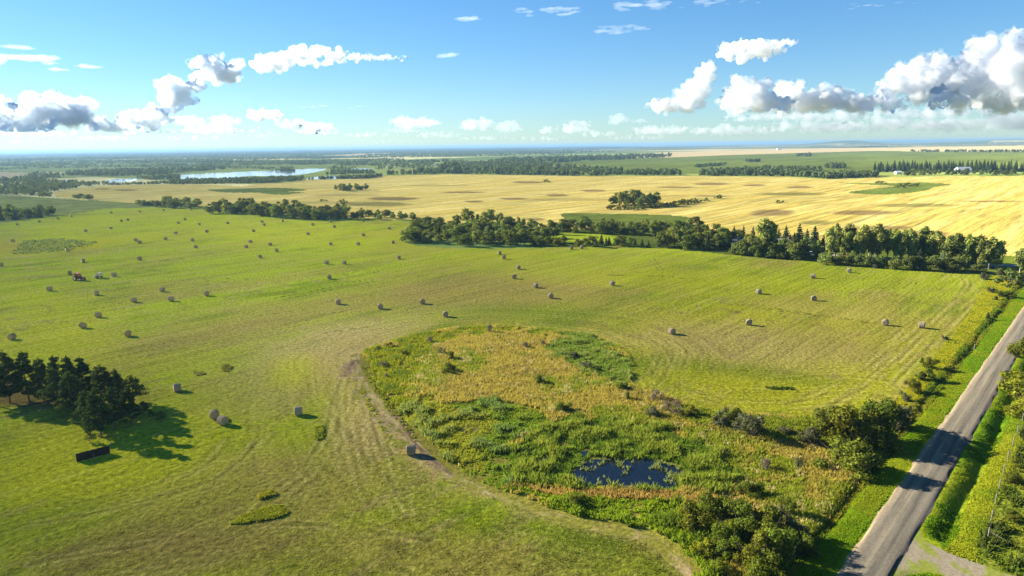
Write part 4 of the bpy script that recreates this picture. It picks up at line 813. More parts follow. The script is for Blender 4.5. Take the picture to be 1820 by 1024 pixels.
area(A_BANK, 2, mixc(C(.14, .19, .008), C(.085, .12, .010), sm(n1, .5, .7)), .4+1.0*sm(n1, .4, .75))
area(A_REED, 3, mixc(C(.085, .13, .010), C(.15, .175, .018), sm(n1, .42, .68)), .5+.9*sm(n1, .4, .7))
band = inside(np.array([(930, 868), (1010, 872), (1180, 876), (1290, 884), (1300, 896), (1200, 892), (1080, 888), (980, 884)]), jx, px_*0+py_); typ[band] = 0; col[band] = mixc(C(.30, .20, .05), C(.20, .14, .03), n3)[band]; hgt[band] = .7
stw = inside(smooth_poly([(1290, 800), (1350, 815), (1400, 840), (1400, 880), (1330, 872), (1300, 850)], 4), jx, jy); typ[stw] = 0; col[stw] = mixc(mixc(C(.34, .27, .10), C(.24, .19, .05), n3), gold, sm(n2, .4, .6))[stw]; hgt[stw] = .45
inp = np.zeros(len(x), bool)
for k, p in enumerate(PONDS):
    c_ = np.asarray(p).mean(0); e = (n1-.5)*.5; q = c_+(np.asarray(p)-c_)*1.02
    inp |= inside(q, px_+(n1-.5)*40, py_+(n2-.5)*16)
keep = ~inp & (hgt > .12) & (road_s(x, y) < -4.0) & (dist_line(low_w, x, y) > .4+1.3*vnoise(x/2, y/2, 9))
# low spots stay open so that the clumps cast shade
keep &= ~((n1 < .33) & (n3 < .6) & (typ != 0))
for k, nm in enumerate(('golden_grass', 'bright_grass', 'marsh_weeds', 'pond_reeds')):
    m_ = keep & (typ == k); wide_ = np.full(m_.sum(), (.105, .11, .17, .15)[k])*(.7+.6*n3[m_]); tufts(nm, x[m_], y[m_], np.maximum(hgt[m_], .2), wide_, col[m_], 400+k, 4, (.35, .5, .75, .6)[k])
# plants standing in the pond
x, y = scatter(POND, 5, 230); n1 = fbm(x/2.0, y/2.0, 306); px_, py_ = px_of(x, y, terrain(x, y))
m_ = (n1 > .62-.10*sm(px_, 1130, 1190)) ; m_ |= (np.random.default_rng(3).uniform(size=len(x)) < .02)
tufts('pond_reeds', x[m_], y[m_], .35+.3*n1[m_], np.full(m_.sum(), .2), mixc(C(.09, .13, .02), C(.14, .15, .05), n1[m_]), 410)
# roadside
def strip_tufts(name, s0, s1, t0, t1, n, hf, colf, seed, w=.2, cond=None):
    rng = np.random.default_rng(seed); t = t0+(t1-t0)*rng.uniform(0, 1, n)**1.25; s = rng.uniform(s0, s1, n)
    x = ROAD_0[0]+ROAD_D[0]*t+ROAD_N[0]*s; y = ROAD_0[1]+ROAD_D[1]*t+ROAD_N[1]*s; px_, py_ = px_of(x, y, terrain(x, y)); m_ = (px_ > -60) & (px_ < 1900) & (py_ < 1090)
    if cond is not None: m_ &= cond(px_, py_)
    x, y, s = x[m_], y[m_], s[m_]; a_ = fbm(x/2.2, y/2.2, seed); b_ = fbm(x/8, y/8, seed+1); tufts(name, x, y, hf(s, a_), np.full(len(x), w)*(1+.5*a_)*(1+np.hypot(x, y)/400), colf(s, a_, b_), seed)
drive_w = np.array(DRIVE, float); nodrive = lambda a, b: ~inside(drive_w, a, b)
strip_tufts('verge_grass', -3.5, -.1, -12, 230, 34000, lambda s, a: .05+.22*a, lambda s, a, b: mixc(C(.11, .185, .005), C(.17, .20, .008), sm(b, .4, .65)), 501, .10)
strip_tufts('ditch_grass', -5.2, -3.3, -12, 230, 20000, lambda s, a: .15+.6*a, lambda s, a, b: mixc(C(.09, .125, .008), C(.16, .155, .012), sm(b, .4, .65)), 502, .12)
strip_tufts('wild_grass', -16, -4.4, 60, 260, 34000, lambda s, a: .04+.26*a, lambda s, a, b: mixc(C(.23, .225, .010), C(.17, .185, .010), sm(a, .5, .75)), 503, .15, lambda a, b: inside(np.array(STRIP, float), a, b))
strip_tufts('verge_grass', 5.1, 8.3, -12, 200, 34000, lambda s, a: .04+.28*sm(a, .42, .8), lambda s, a, b: mixc(C(.09, .16, .005), C(.15, .19, .006), sm(b, .4, .65)), 504, .10, nodrive)
strip_tufts('wild_grass', 8.0, 10.8, -12, 170, 20000, lambda s, a: .05+.24*a, lambda s, a, b: mixc(C(.20, .215, .010), C(.13, .17, .008), sm(b, .42, .62)), 505, .12, nodrive)
strip_tufts('scrub_grass', 10.6, 40, -25, 150, 34000, lambda s, a: .12+.75*sm(a, .4, .85), lambda s, a, b: mixc(mixc(C(.085, .12, .008), C(.16, .16, .012), sm(b, .45, .65)), C(.06, .075, .012), sm(a, .5, .75)), 506, .14, nodrive)
# short stubble over the near half of the mown field
ra = np.random.default_rng(61); n_ = 150000
a_ = np.radians(ra.uniform(-39, 33, n_)); q_ = 62+110*ra.uniform(0, 1, n_)**1.5; x, y = q_*np.sin(a_), q_*np.cos(a_)
ki = np.clip(np.searchsorted(R_ROWS, q_), 0, nr-1)*ncol+np.clip(np.searchsorted(A_COLS, np.degrees(a_)), 0, ncol-1)
m_ = (zid[ki] == Z_HAY) & (fbm(x/1.3, y/1.3, 331)*.6+fbm(uu[ki]/1.2, tt[ki]/12, 332)*.4 > .47)
x, y, ki = x[m_], y[m_], ki[m_]
tufts('hay_stubble', x, y, .05+.13*vnoise(x/.7, y/.7, 333), np.full(len(x), .10), TINT[ki]*.62, 430, 2, .9)
# tall uncut clumps left by the mower, weeds in the left field hollow
tx_, ty_, th_, tc_ = [], [], [], []
ru = np.random.default_rng(88)
for (poly, n, h, c) in [([(408, 932), (430, 918), (470, 904), (500, 900), (512, 912), (495, 921), (440, 930)], 900, .34, (.15, .165, .01)), ([(458, 884), (485, 874), (490, 880), (466, 888)], 160, .4, (.16, .16, .01)), ([(394, 652), (404, 648), (412, 652), (406, 663), (396, 660)], 90, .4, (.10, .10, .015)), ([(345, 662), (362, 660), (366, 666), (350, 668)], 60, .4, (.10, .10, .02)),
        ([(560, 760), (574, 756), (576, 780), (562, 784)], 140, .4, (.12, .14, .01)), ([(20, 452), (40, 428), (110, 424), (160, 430), (176, 430), (130, 443), (70, 451)], 900, .6, (.075, .10, .022)), ([(1348, 546), (1400, 550), (1480, 562), (1560, 574), (1568, 577), (1450, 562), (1350, 548.5)], 130, .22, (.16, .165, .018)),
        ([(640, 655), (655, 650), (700, 720), (745, 785), (735, 785), (690, 730)], 320, .4, (.13, .14, .012)), ([(1360, 688), (1410, 690), (1408, 693), (1365, 692)], 90, .35, (.06, .09, .01)), ([(640, 690), (650, 700), (690, 770), (700, 785), (690, 785), (650, 720)], 160, .3, (.15, .16, .01))]:
    w_ = P(*np.array(poly, float).T)[:, :2]; (x0, y0), (x1, y1) = w_.min(0), w_.max(0); X_ = ru.uniform(x0, x1, n*6); Y_ = ru.uniform(y0, y1, n*6); m_ = inside(w_, X_, Y_); X_, Y_ = X_[m_][:n], Y_[m_][:n]
    tx_.append(X_); ty_.append(Y_); th_.append(h*(.4+1.1*fbm(X_/2.5, Y_/2.5, 307))); tc_.append(mixc(C(*c), C(*c)*.65, fbm(X_/2, Y_/2, 308)))
tx_, ty_, th_ = map(np.concatenate, (tx_, ty_, th_)); tufts('uncut_grass', tx_, ty_, th_, .16+.0008*np.hypot(tx_, ty_), np.concatenate(tc_), 420)

# ================================================================== BALES, MACHINES, BUILDINGS, FENCES
def bale_mat():
    m, nt, out = new_mat('hay_bale_straw'); L = nt.links.new
    tc = N(nt, 'ShaderNodeTexCoord'); oi = N(nt, 'ShaderNodeObjectInfo'); mp = N(nt, 'ShaderNodeMapping'); mp.inputs['Scale'].default_value = (1, 5, 1); L(tc.outputs['Object'], mp.inputs[0])
    n = N(nt, 'ShaderNodeTexNoise', Scale=5.0, Detail=6.0, Roughness=.7); L(mp.outputs[0], n.inputs['Vector'])
    cr = N(nt, 'ShaderNodeValToRGB'); L(n.outputs['Fac'], cr.inputs[0]); e = cr.color_ramp.elements
    e[0].position = .3; e[0].color = (.13, .105, .065, 1); e[1].position = .7; e[1].color = (.36, .305, .21, 1)
    f = math_n(nt, 'ADD', math_n(nt, 'MULTIPLY', oi.outputs['Random'], .5), .75)
    p = N(nt, 'ShaderNodeBsdfDiffuse', Roughness=.9); L(scale_col(nt, cr.outputs[0], f), p.inputs['Color'])
    bp = N(nt, 'ShaderNodeBump', Strength=.8, Distance=.05); L(n.outputs['Fac'], bp.inputs['Height']); L(bp.outputs[0], p.inputs['Normal'])
    L(p.outputs[0], out.inputs['Surface']); return m
BALE_M = bale_mat()
BALE_END = plain('hay_bale_end', (.24, .19, .115), .95, .35, 9, .05)
def bale_meshes(seed):
    """round bale lying on its side, axis along local y; the rolled ends show rings"""
    rng = random.Random(seed); bm = bmesh.new(); n = 36; R_, W = .77, .66; prof = [(W, 0.0), (W+.02, .25), (W, .42), (W+.012, .6), (W-.01, .70), (W-.07, .765)]
    rings = []
    for sgn in (-1, 1):
        for (yy, rr) in (prof if sgn < 0 else prof[::-1]):
            rings.append([bm.verts.new((math.cos(2*math.pi*k/n)*max(rr, .02)*(1+rng.uniform(-.012, .012)), sgn*yy+rng.uniform(-.012, .012), .74+math.sin(2*math.pi*k/n)*max(rr, .02)*(1+rng.uniform(-.012, .012))*(.95 if math.sin(2*math.pi*k/n) < -.6 else 1))) for k in range(n)])
        if sgn < 0:
            for yy in np.linspace(-.5, .5, 9): rings.append([bm.verts.new((math.cos(2*math.pi*k/n)*(R_+rng.uniform(-.016, .016)), yy, max(-.02, .74+math.sin(2*math.pi*k/n)*(R_+rng.uniform(-.016, .016))))) for k in range(n)])
    for a, b in zip(rings, rings[1:]):
        for k in range(n): bm.faces.new((a[k], a[(k+1) % n], b[(k+1) % n], b[k]))
    bm.faces.new(rings[0][::-1]); bm.faces.new(rings[-1])
    bmesh.ops.recalc_face_normals(bm, faces=bm.faces)
    ends = bmesh.new(); side = bmesh.new()
    me = bpy.data.meshes.new('hay_bale'); bm.normal_update(); bm.to_mesh(me); bm.free(); ends.free(); side.free()
    me.materials.append(BALE_M); me.materials.append(BALE_END)
    for p in me.polygons:
        if abs(p.normal.y) > .75: p.material_index = 1
        p.use_smooth = True
    return me
BALES = [bale_meshes(i) for i in range(4)]
rb = random.Random(3)
def bale(x, y, how, label, s=1.0):
    """x, y: middle of the foot of the bale; how: 's' side on, 'e' round end on, or degrees between"""
    p = P(x, y)[0]; view = math.atan2(p[1], p[0]); ang = view-math.pi/2
    rot = ang+{'s': math.pi/2, 'e': 0.0, 'q': .7, 'r': -.7}.get(how, 0)+rb.uniform(-.18, .18)
    d = np.array([math.cos(view), math.sin(view)])*.6
    o = obj('hay_bale', BALES[rb.randrange(4)]); o.location = (p[0]+d[0], p[1]+d[1], terrain(p[0]+d[0], p[1]+d[1])+.0); o.rotation_euler = (0, 0, rot); o.scale = (s, s*.97, s)
    return tag(o, label, 'hay bale', 'round hay bales left on the mown field')
for (x, y, how, lb) in [
    # the nearest ones
    (731, 811, 's', 'pale weathered bale standing on the dirt track by the slough, nearest of all'), (531, 740, 's', 'pale upright looking bale left of the rutted turning track'), (316, 697, 's', 'square looking bale right of the pine grove'), (382, 746, 'e', 'dark round ended bale of the touching pair'), (397, 757, 'q', 'paler bale in front of the touching pair'),
    (1194, 595, 'q', 'pale bale between slough and right field, with a sharp side shadow'), (1331, 579, 'e', 'dark round ended bale alone in the right tan field'), (1573, 579, 'e', 'bale at the right end of the uncut grass line'), (1638, 584, 's', 'ribbed bale closest to the road'), (1446, 535, 'e', 'dark bale above the uncut line in the right field'), (1348, 523, 'q', 'bale left above the uncut line in the right field'),
    (1445, 495, 's', 'pale bale below the farmhouse car at the field top'), (1509, 485, 'e', 'dark bale near the hedge below the farm lane'), (1554, 477, 'e', 'bale half hidden in the shade of the lane hedge'), (1016, 443.5, 's', 'pale bale at the field edge under the clearing'), (1034, 443, 'e', 'dark bale just right of the pale clearing bale'),
    (1088, 508, 'q', 'lone bale in the middle of the upper right field'), (979, 531, 'e', 'round bale above the far slough rim'), (952, 512, 'q', 'bale up and left of the one above the slough rim'), (914, 496, 'e', 'bale right of the field middle, third of a slanting line'), (921, 479, 'q', 'bale topping the slanting line beside the grove'), (888, 453, 's', 'upper bale of the close pair below the big grove'), (896, 461, 'e', 'lower bale of the close pair below the big grove'),
    (792, 564, 'e', 'dark bale just above the left slough rim'), (751, 541, 'e', 'round bale beside the short dark mower lines'), (676, 550, 'e', 'bale with bright round end in the centre field'), (601, 541.5, 'e', 'dark round bale at left of the centre trio'), (585.5, 496.5, 'e', 'pale round bale above the long mower lines'), (709, 461, 'e', 'lone bale left of the big grove foot'), (580.5, 470, 'q', 'left bale of the level pair in the centre left field'), (612, 470, 'q', 'right bale of the level pair in the centre left field'),
    (228, 599, 'e', 'round ended bale out in the open above the pine grove'), (22, 604.5, 'r', 'bale near the left photo edge above the pines'), (148, 584, 'q', 'bale above the pine grove, lower of two in a slanting line'), (175.5, 565, 'q', 'bale above the pine grove, upper of two in a slanting line'), (238, 538, 'q', 'bale left of the group of three below the tractor'), (304.5, 536, 'q', 'middle lower bale of the group of three below the tractor'), (288.5, 519, 'q', 'upper bale of the group of three below the tractor'), (367.5, 526.5, 'e', 'right bale of the group of three below the tractor'),
    (172, 525.5, 's', 'bale straight below the pale machine'), (88.5, 517.5, 'q', 'bale down left of the red tractor'), (124.5, 489, 's', 'bale standing close behind the red tractor'), (203, 492, 'q', 'bale just right of the pale machine'), (148, 467, 's', 'bale above the red tractor'), (248, 463, 'r', 'bale up right of the tractor on a bright stripe'), (2, 473.5, 'q', 'bale cut by the left photo edge'),
    (462.5, 459, 'e', 'bale in the middle left, lowest of a slanting trio'), (492, 448, 'e', 'bale in the middle left, right one of a slanting trio'), (480, 437, 'q', 'bale in the middle left, top one of a slanting trio'), (437.5, 441, 'q', 'lower bale of the upright pair left of the trio'), (445, 432, 'q', 'upper bale of the upright pair left of the trio'), (348, 441.5, 'q', 'lower bale of the pair on the bright left slope'), (342, 429, 'q', 'upper bale of the pair on the bright left slope'),
    (294.5, 427, 'q', 'lone bale right of the two touching far ones'), (241.5, 429, 'q', 'upper bale of the two almost touching on the left slope'), (248.5, 433, 'q', 'lower bale of the two almost touching on the left slope'), (120, 447, 's', 'bale at the lower edge of the weedy hollow'), (23, 430.5, 'q', 'bale at the upper left of the weedy hollow'), (152.5, 412.5, 'q', 'bale above the tip of the weedy hollow'), (197, 407.5, 'q', 'bale up right of the weedy hollow tip'),
    (216, 394.5, 'q', 'left bale of a far close pair near the left field rim'), (227.5, 392.5, 'q', 'right bale of a far close pair near the left field rim'), (312.5, 416.5, 'q', 'bale in the far left field, alone below a row'), (368, 413.5, 'q', 'bale in the far left field, right of the lone one'), (317, 398, 'q', 'far bale under the wide clump, lower one'), (329, 391.5, 'q', 'far bale under the wide clump, upper one'), (354, 400.5, 'q', 'far bale right of the two under the wide clump'), (405, 398.5, 'q', 'far bale under the left end of the long belt'),
    (451, 412.5, 'q', 'far bale a little below the long belt, left part'), (466, 396, 'q', 'upper bale of the tight far pair under the long belt'), (469.5, 401.5, 'q', 'lower bale of the tight far pair under the long belt'), (502, 394.5, 's', 'pale far bale touching the shade of the long belt'), (556, 401, 'q', 'far bale under the middle of the long belt'), (588, 395.5, 's', 'pale far bale at the right part of the long belt'), (594.5, 405, 'q', 'far bale just below the pale one at the belt right part'), (547.5, 418, 'q', 'far bale well below the long belt, centre'),
    (646, 394.5, 's', 'far bale in front of the thin belt end'), (692, 408, 'q', 'small far bale left of the big grove top'), (646, 420, 'q', 'far bale in the middle between thin belt and grove'), (587.5, 436, 'q', 'left bale of the spaced pair west of the grove'), (637, 436, 'q', 'right bale of the spaced pair west of the grove'), (699, 433.5, 's', 'bale close to the left foot of the big grove'), (715.5, 414.5, 'q', 'bale half hidden by the left side of the big grove'),
    (31, 400.5, 'q', 'first bale from the left in the farthest row'), (70, 395.5, 'q', 'second bale from the left in the farthest row'), (103, 390, 'q', 'third bale from the left in the farthest row'), (127, 385.5, 's', 'fourth bale from the left in the farthest row'), (198, 379.5, 'q', 'fifth bale from the left in the farthest row'), (248.5, 377.5, 'q', 'sixth bale from the left in the farthest row'), (291, 375, 'q', 'seventh bale from the left in the farthest row'), (340, 374, 'q', 'last bale on the right of the farthest row')]:
    bale(x, y, how, lb)

# ---------------- red tractor
RED = plain('red_paint', (.30, .035, .025), .4, .1, 3, 0, 0, .5); TYRE = plain('black_rubber', (.018, .018, .018), .85, .2, 12, .02); GLASS = plain('dark_cab_glass', (.02, .03, .035), .08, .05, 1, 0, 0, .8); WHITE = plain('white_paint', (.62, .62, .6), .5, .1, 3); METAL = plain('grey_steel', (.13, .13, .125), .5, .2, 5, 0, .6)
def wheel(parent, x, y, r, w, rimc):
    bm = bmesh.new(); n = 26; prof = [(r*.55, -w*.42), (r*.9, -w*.5), (r, -w*.34), (r, w*.34), (r*.9, w*.5), (r*.55, w*.42)]
    rg = [[bm.verts.new((x+math.cos(2*math.pi*k/n)*(pr*(1.03 if k % 2 and pr > r*.95 else 1)), y+py, r+math.sin(2*math.pi*k/n)*(pr*(1.03 if k % 2 and pr > r*.95 else 1)))) for k in range(n)] for pr, py in prof]
    for a, b in zip(rg, rg[1:]+rg[:1]):
        for k in range(n): bm.faces.new((a[k], a[(k+1) % n], b[(k+1) % n], b[k]))
    bmesh.ops.recalc_face_normals(bm, faces=bm.faces)
    t = bm_obj('wheel', bm, TYRE, parent, True)
    bm = bmesh.new(); tube(bm, (x, y-w*.36, r), (x, y+w*.36, r), r*.56, r*.56, 20); tube(bm, (x, y-w*.44, r), (x, y+w*.44, r), r*.2, r*.2, 12); bm_obj('rim', bm, rimc, t)
p = P(141, 498.5)[0]
tr = empty('tractor', (p[0], p[1], terrain(p[0], p[1])), math.radians(-18)); tag(tr, 'red tractor with dark cab windows parked among the bales', 'tractor')
bm = bmesh.new(); box(bm, (1.15, 0, 1.12), (1.9, .78, .72), 0, .1); box(bm, (2.12, 0, 1.0), (.16, .7, .6), 0, .05); bm_obj('hood', bm, RED, tr)
bm = bmesh.new(); box(bm, (.4, 0, .72), (3.1, .5, .4), 0, .05); tube(bm, (1.45, -.85, .58), (1.45, .85, .58), .1, .1); tube(bm, (-.75, -.9, .85), (-.75, .9, .85), .13, .13); bm_obj('chassis', bm, METAL, tr)
bm = bmesh.new(); box(bm, (-.45, 0, 1.35), (1.5, 1.35, .5), 0, .06)
for sx in (-1.12, .22):
    for sy in (-.64, .64): box(bm, (sx, sy, 2.02), (.1, .09, .95))
cb = bm_obj('cab', bm, RED, tr)
bm = bmesh.new(); box(bm, (-.45, 0, 2.0), (1.26, 1.24, .86), 0, .03); bm_obj('cab_window', bm, GLASS, cb)
bm = bmesh.new(); box(bm, (-.45, 0, 2.56), (1.65, 1.5, .16), 0, .07); bm_obj('roof', bm, RED, cb)
for sy in (-1, 1):
    bm = bmesh.new()
    for k in range(7):
        a0 = math.radians(20+k*20); box(bm, (-.75+math.cos(a0)*.98, sy*.95, .85+math.sin(a0)*.98), (.36, .5, .05)) if k in (2, 3, 4) else None
    box(bm, (-.75, sy*.95, 1.85), (.9, .52, .07), 0, .02); bm_obj('fender', bm, RED, tr)
    wheel(tr, -.75, sy*.98, .85, .52, WHITE); wheel(tr, 1.45, sy*.82, .58, .36, WHITE)
bm = bmesh.new(); tube(bm, (.85, .42, 1.3), (.85, .42, 2.35), .05, .05); bm_obj('exhaust', bm, METAL, tr)
bm = bmesh.new(); box(bm, (1.7, 0, 1.5), (.5, .5, .04)); box(bm, (-.05, .74, 1.6), (.08, .04, 1.5)); bm_obj('white_panel', bm, WHITE, tr)
bm = bmesh.new()
for sy in (-.4, .4): tube(bm, (-1.2, sy, .7), (-2.0, sy, .55), .05, .05); tube(bm, (-1.2, sy, 1.1), (-1.8, sy, .6), .04, .04)
box(bm, (-2.05, 0, .7), (.14, 1.6, .5)); bm_obj('rear_hitch', bm, METAL, tr)
# ---------------- pale round baler standing unhitched behind it
BEIGE = plain('beige_paint', (.42, .36, .27), .55, .15, 3)
p = P(176, 494.5)[0]
bl = empty('round_baler', (p[0], p[1], terrain(p[0], p[1])), math.radians(176)); tag(bl, 'pale beige round baler with long drawbar, parked right of the red tractor', 'baler')
bm = bmesh.new(); n = 20; pr = [(-1.05, .75), (-1.15, 1.35), (-.75, 1.95), (-.1, 2.1), (.5, 1.8), (.85, 1.2), (.7, .65), (0, .45)]
A_ = [bm.verts.new((a, -.8, b)) for a, b in pr]; B_ = [bm.verts.new((a, .8, b)) for a, b in pr]
for k in range(len(pr)): bm.faces.new((A_[k], A_[(k+1) % len(pr)], B_[(k+1) % len(pr)], B_[k]))
bm.faces.new(A_[::-1]); bm.faces.new(B_); bmesh.ops.recalc_face_normals(bm, faces=bm.faces); bm_obj('bale_chamber', bm, BEIGE, bl)
bm = bmesh.new(); tube(bm, (.7, -.6, .75), (2.6, 0, .55), .07, .06); tube(bm, (.7, .6, .75), (2.6, 0, .55), .07, .06); tube(bm, (2.5, 0, 0), (2.5, 0, .8), .05, .05); bm_obj('drawbar', bm, METAL, bl)
bm = bmesh.new(); tube(bm, (.75, -.85, .35), (.75, .85, .35), .2, .2, 12); bm_obj('pickup_reel', bm, METAL, bl)
for sy in (-1.05, 1.05): wheel(bl, -.1, sy, .5, .34, METAL)

# ---------------- dark wooden windbreak panel by the pines
WOOD = plain('weathered_boards', (.013, .011, .010), .85, .35, 4, .01, 0, .2, (1, 1, .15)); POSTW = plain('grey_post', (.20, .18, .15), .85, .25, 6)
pa, pb = P([136.5, 196], [821.5, 806])
wd = empty('windbreak_fence', (pa[0], pa[1], terrain(pa[0], pa[1])), math.atan2(pb[1]-pa[1], pb[0]-pa[0])); tag(wd, 'short dark board windbreak panel on the grass below the pines', 'fence')
Lw = float(np.hypot(*(pb-pa)[:2])); nb = int(Lw/.17); rw = random.Random(4)
bm = bmesh.new()
for k in range(nb): box(bm, ((k+.5)*Lw/nb, .012*(k % 2), .66+rw.uniform(-.02, .02)), (Lw/nb+.012, .011, 1.32+rw.uniform(-.05, .05)))
bm_obj('board_panel', bm, WOOD, wd)
bm = bmesh.new(); box(bm, (Lw/2, .045, .25), (Lw, .045, .1)); box(bm, (Lw/2, .045, 1.15), (Lw, .045, .1)); bm_obj('rail', bm, WOOD, wd)
for k in range(3):
    bm = bmesh.new(); tube(bm, (.05+k*(Lw-.1)/2, .11, -.2), (.05+k*(Lw-.1)/2, .11, 1.45), .055, .05, 8); bm_obj('post', bm, POSTW, wd)
bm = bmesh.new(); tube(bm, (Lw-.1, .1, 1.2), (Lw+.25, 1.0, 0), .04, .04, 6); tube(bm, (Lw*.5, -.03, .55), (Lw*.5+.1, -.75, 0), .035, .035, 6); bm_obj('brace', bm, POSTW, wd)

# ---------------- wire fence on the far side of the road
fpts = [(1756, 956), (1762, 925), (1769, 895), (1776, 868), (1783, 842), (1791, 817), (1800, 792), (1808, 770), (1817, 748)]
fp = P(*np.array(fpts, float).T)
f0 = fp[0]; we = empty('wire_fence', (f0[0], f0[1], 0)); tag(we, 'grey post and wire fence along the yellow grass right of the road', 'fence')
for q in fp:
    bm = bmesh.new(); tube(bm, (q[0]-f0[0], q[1]-f0[1], q[2]-.3), (q[0]-f0[0]+.03, q[1]-f0[1], q[2]+1.3), .075, .065, 8); bm_obj('post', bm, POSTW, we)
for hz in (.45, .8, 1.15):
    bm = bmesh.new()
    for a, b in zip(fp, fp[1:]): tube(bm, (a[0]-f0[0], a[1]-f0[1], a[2]+hz), (b[0]-f0[0], b[1]-f0[1], b[2]+hz), .006, .006, 4)
    bm_obj('wire', bm, METAL, we)
q2 = P([1756, 1774, 1795], [956, 962, 969])
bm = bmesh.new(); tube(bm, (0, 0, q2[0][2]+.9), (q2[2][0]-f0[0], q2[2][1]-f0[1], q2[2][2]+.25), .03, .03, 6); bm_obj('rail', bm, POSTW, we)
p = P(1731, 623)[0]; bm = bmesh.new(); tube(bm, (0, 0, -.3), (.02, 0, 1.5), .07, .06, 8); o = bm_obj('fence_post', bm, POSTW, None); o.location = p; tag(o, 'single weathered post standing in the yellow strip beside the road', 'post')

# ---------------- farmhouse, shed, car, far barn
SIDING = plain('pale_siding', (.26, .27, .28), .7, .12, 2, 0, 0, .3, (1, 1, 8)); ROOFG = plain('grey_shingles', (.085, .085, .09), .85, .3, 5, .02); PANE = plain('window_pane', (.03, .04, .05), .08, .05, 1, 0, 0, .8); BLUESID = plain('blue_grey_siding', (.10, .13, .17), .7, .12, 2, 0, 0, .3, (1, 1, 8))
def gable_house(name, px_, py_, rz, L_, W_, hw, hr, wall, roof, label, cat, windows=True, door=True):
    p = P(px_, py_)[0]; h = empty(name, (p[0], p[1], terrain(p[0], p[1])), rz); tag(h, label, cat)
    bm = bmesh.new(); v = [bm.verts.new(q) for q in [(-L_/2, -W_/2, -.3), (L_/2, -W_/2, -.3), (L_/2, W_/2, -.3), (-L_/2, W_/2, -.3), (-L_/2, -W_/2, hw), (L_/2, -W_/2, hw), (L_/2, W_/2, hw), (-L_/2, W_/2, hw), (-L_/2, 0, hr), (L_/2, 0, hr)]]
    for f in ((0, 1, 5, 4), (2, 3, 7, 6), (1, 2, 6, 9, 5), (3, 0, 4, 8, 7)): bm.faces.new([v[i] for i in f])
    bmesh.ops.recalc_face_normals(bm, faces=bm.faces); bm_obj('wall', bm, wall, h)
    bm = bmesh.new(); o_ = .45; sl = (hr-hw)/(W_/2)
    for s in (-1, 1):
        e = [(-L_/2-o_, s*(W_/2+o_), hw-sl*o_+.03), (L_/2+o_, s*(W_/2+o_), hw-sl*o_+.03), (L_/2+o_, 0, hr+.03), (-L_/2-o_, 0, hr+.03)]; a = [bm.verts.new(q) for q in e]; b = [bm.verts.new((q[0], q[1], q[2]+.16)) for q in e]
        bm.faces.new(b); bm.faces.new(a[::-1])
        for i in range(4): bm.faces.new((a[i], a[(i+1) % 4], b[(i+1) % 4], b[i]))
    bmesh.ops.recalc_face_normals(bm, faces=bm.faces); rf = bm_obj('roof', bm, roof, h)
    if windows:
        bm = bmesh.new(); box(bm, (L_*.2, .4, hr+.3), (.6, .6, 1.2)); bm_obj('chimney', bm, plain('brick', (.25, .12, .08), .9, .2, 6), rf)
        for (x, y, w, z) in [(-L_*.3, -W_/2, 1.3, 1.6), (L_*.28, -W_/2, 1.3, 1.6), (-L_*.1, -W_/2, 1.3, 1.6)]:
            bm = bmesh.new(); box(bm, (x, y-.03, z), (w+.2, .08, 1.4)); f = bm_obj('window', bm, WHITE, h); bm = bmesh.new(); box(bm, (x, y-.06, z), (w, .06, 1.2)); bm_obj('pane', bm, PANE, f)
        for y in (-W_*.2, W_*.2):
            bm = bmesh.new(); box(bm, (-L_/2-.03, y, 1.6), (.08, 1.3, 1.4)); f = bm_obj('window', bm, WHITE, h); bm = bmesh.new(); box(bm, (-L_/2-.06, y, 1.6), (.06, 1.1, 1.2)); bm_obj('pane', bm, PANE, f)
    if door:
        bm = bmesh.new(); box(bm, (L_*.08, -W_/2-.03, .95), (1.0, .1, 2.1)); bm_obj('door', bm, WHITE, h)
    return h
gable_house('farmhouse', 1322, 443, math.radians(-38), 9, 7, 2.4, 4.8, SIDING, ROOFG, 'farmhouse with pale gable and grey roof hidden among the yard trees', 'house')
gable_house('farmhouse', 1393, 443, math.radians(-42), 7.5, 6, 2.5, 4.5, BLUESID, ROOFG, 'blue grey house in tree shade right of the tallest poplar', 'house')
gable_house('barn', 1711, 306.5, math.radians(2), 19, 10, 4.2, 7.6, WHITE, WHITE, 'long white roofed barn in front of the far spruce shelterbelt', 'barn', False, True)
gable_house('shed', 1596, 309.5, math.radians(0), 8, 6, 2.6, 4.2, WHITE, WHITE, 'tiny white shed at the foot of the far shelterbelt', 'shed', False, True)
gable_house('farm_shed', 1384, 266.5, math.radians(10), 26, 16, 6, 10, WHITE, WHITE, 'small white shed on the far pale field horizon', 'shed', False, True)
CARP = plain('pale_blue_paint', (.45, .52, .60), .25, .05, 2, 0, .2, .6)
p = P(1445, 453.5)[0]; car = empty('parked_car', (p[0], p[1], terrain(p[0], p[1])), math.radians(-4)); tag(car, 'pale blue car parked on the farmyard pad between trees', 'car')
bm = bmesh.new(); pr = [(-2.2, .35), (-2.25, .85), (-1.7, .98), (1.0, .98), (2.1, .82), (2.25, .45), (2.1, .3), (-2.1, .3)]
A_ = [bm.verts.new((a, -.88, b)) for a, b in pr]; B_ = [bm.verts.new((a, .88, b)) for a, b in pr]
for k in range(len(pr)): bm.faces.new((A_[k], A_[(k+1) % 8], B_[(k+1) % 8], B_[k]))
bm.faces.new(A_[::-1]); bm.faces.new(B_); bmesh.ops.recalc_face_normals(bm, faces=bm.faces); bd = bm_obj('body', bm, CARP, car)
bm = bmesh.new(); pr = [(-1.75, .98), (-1.3, 1.42), (.2, 1.42), (.95, .98)]
A_ = [bm.verts.new((a, -.74, b)) for a, b in pr]; B_ = [bm.verts.new((a, .74, b)) for a, b in pr]
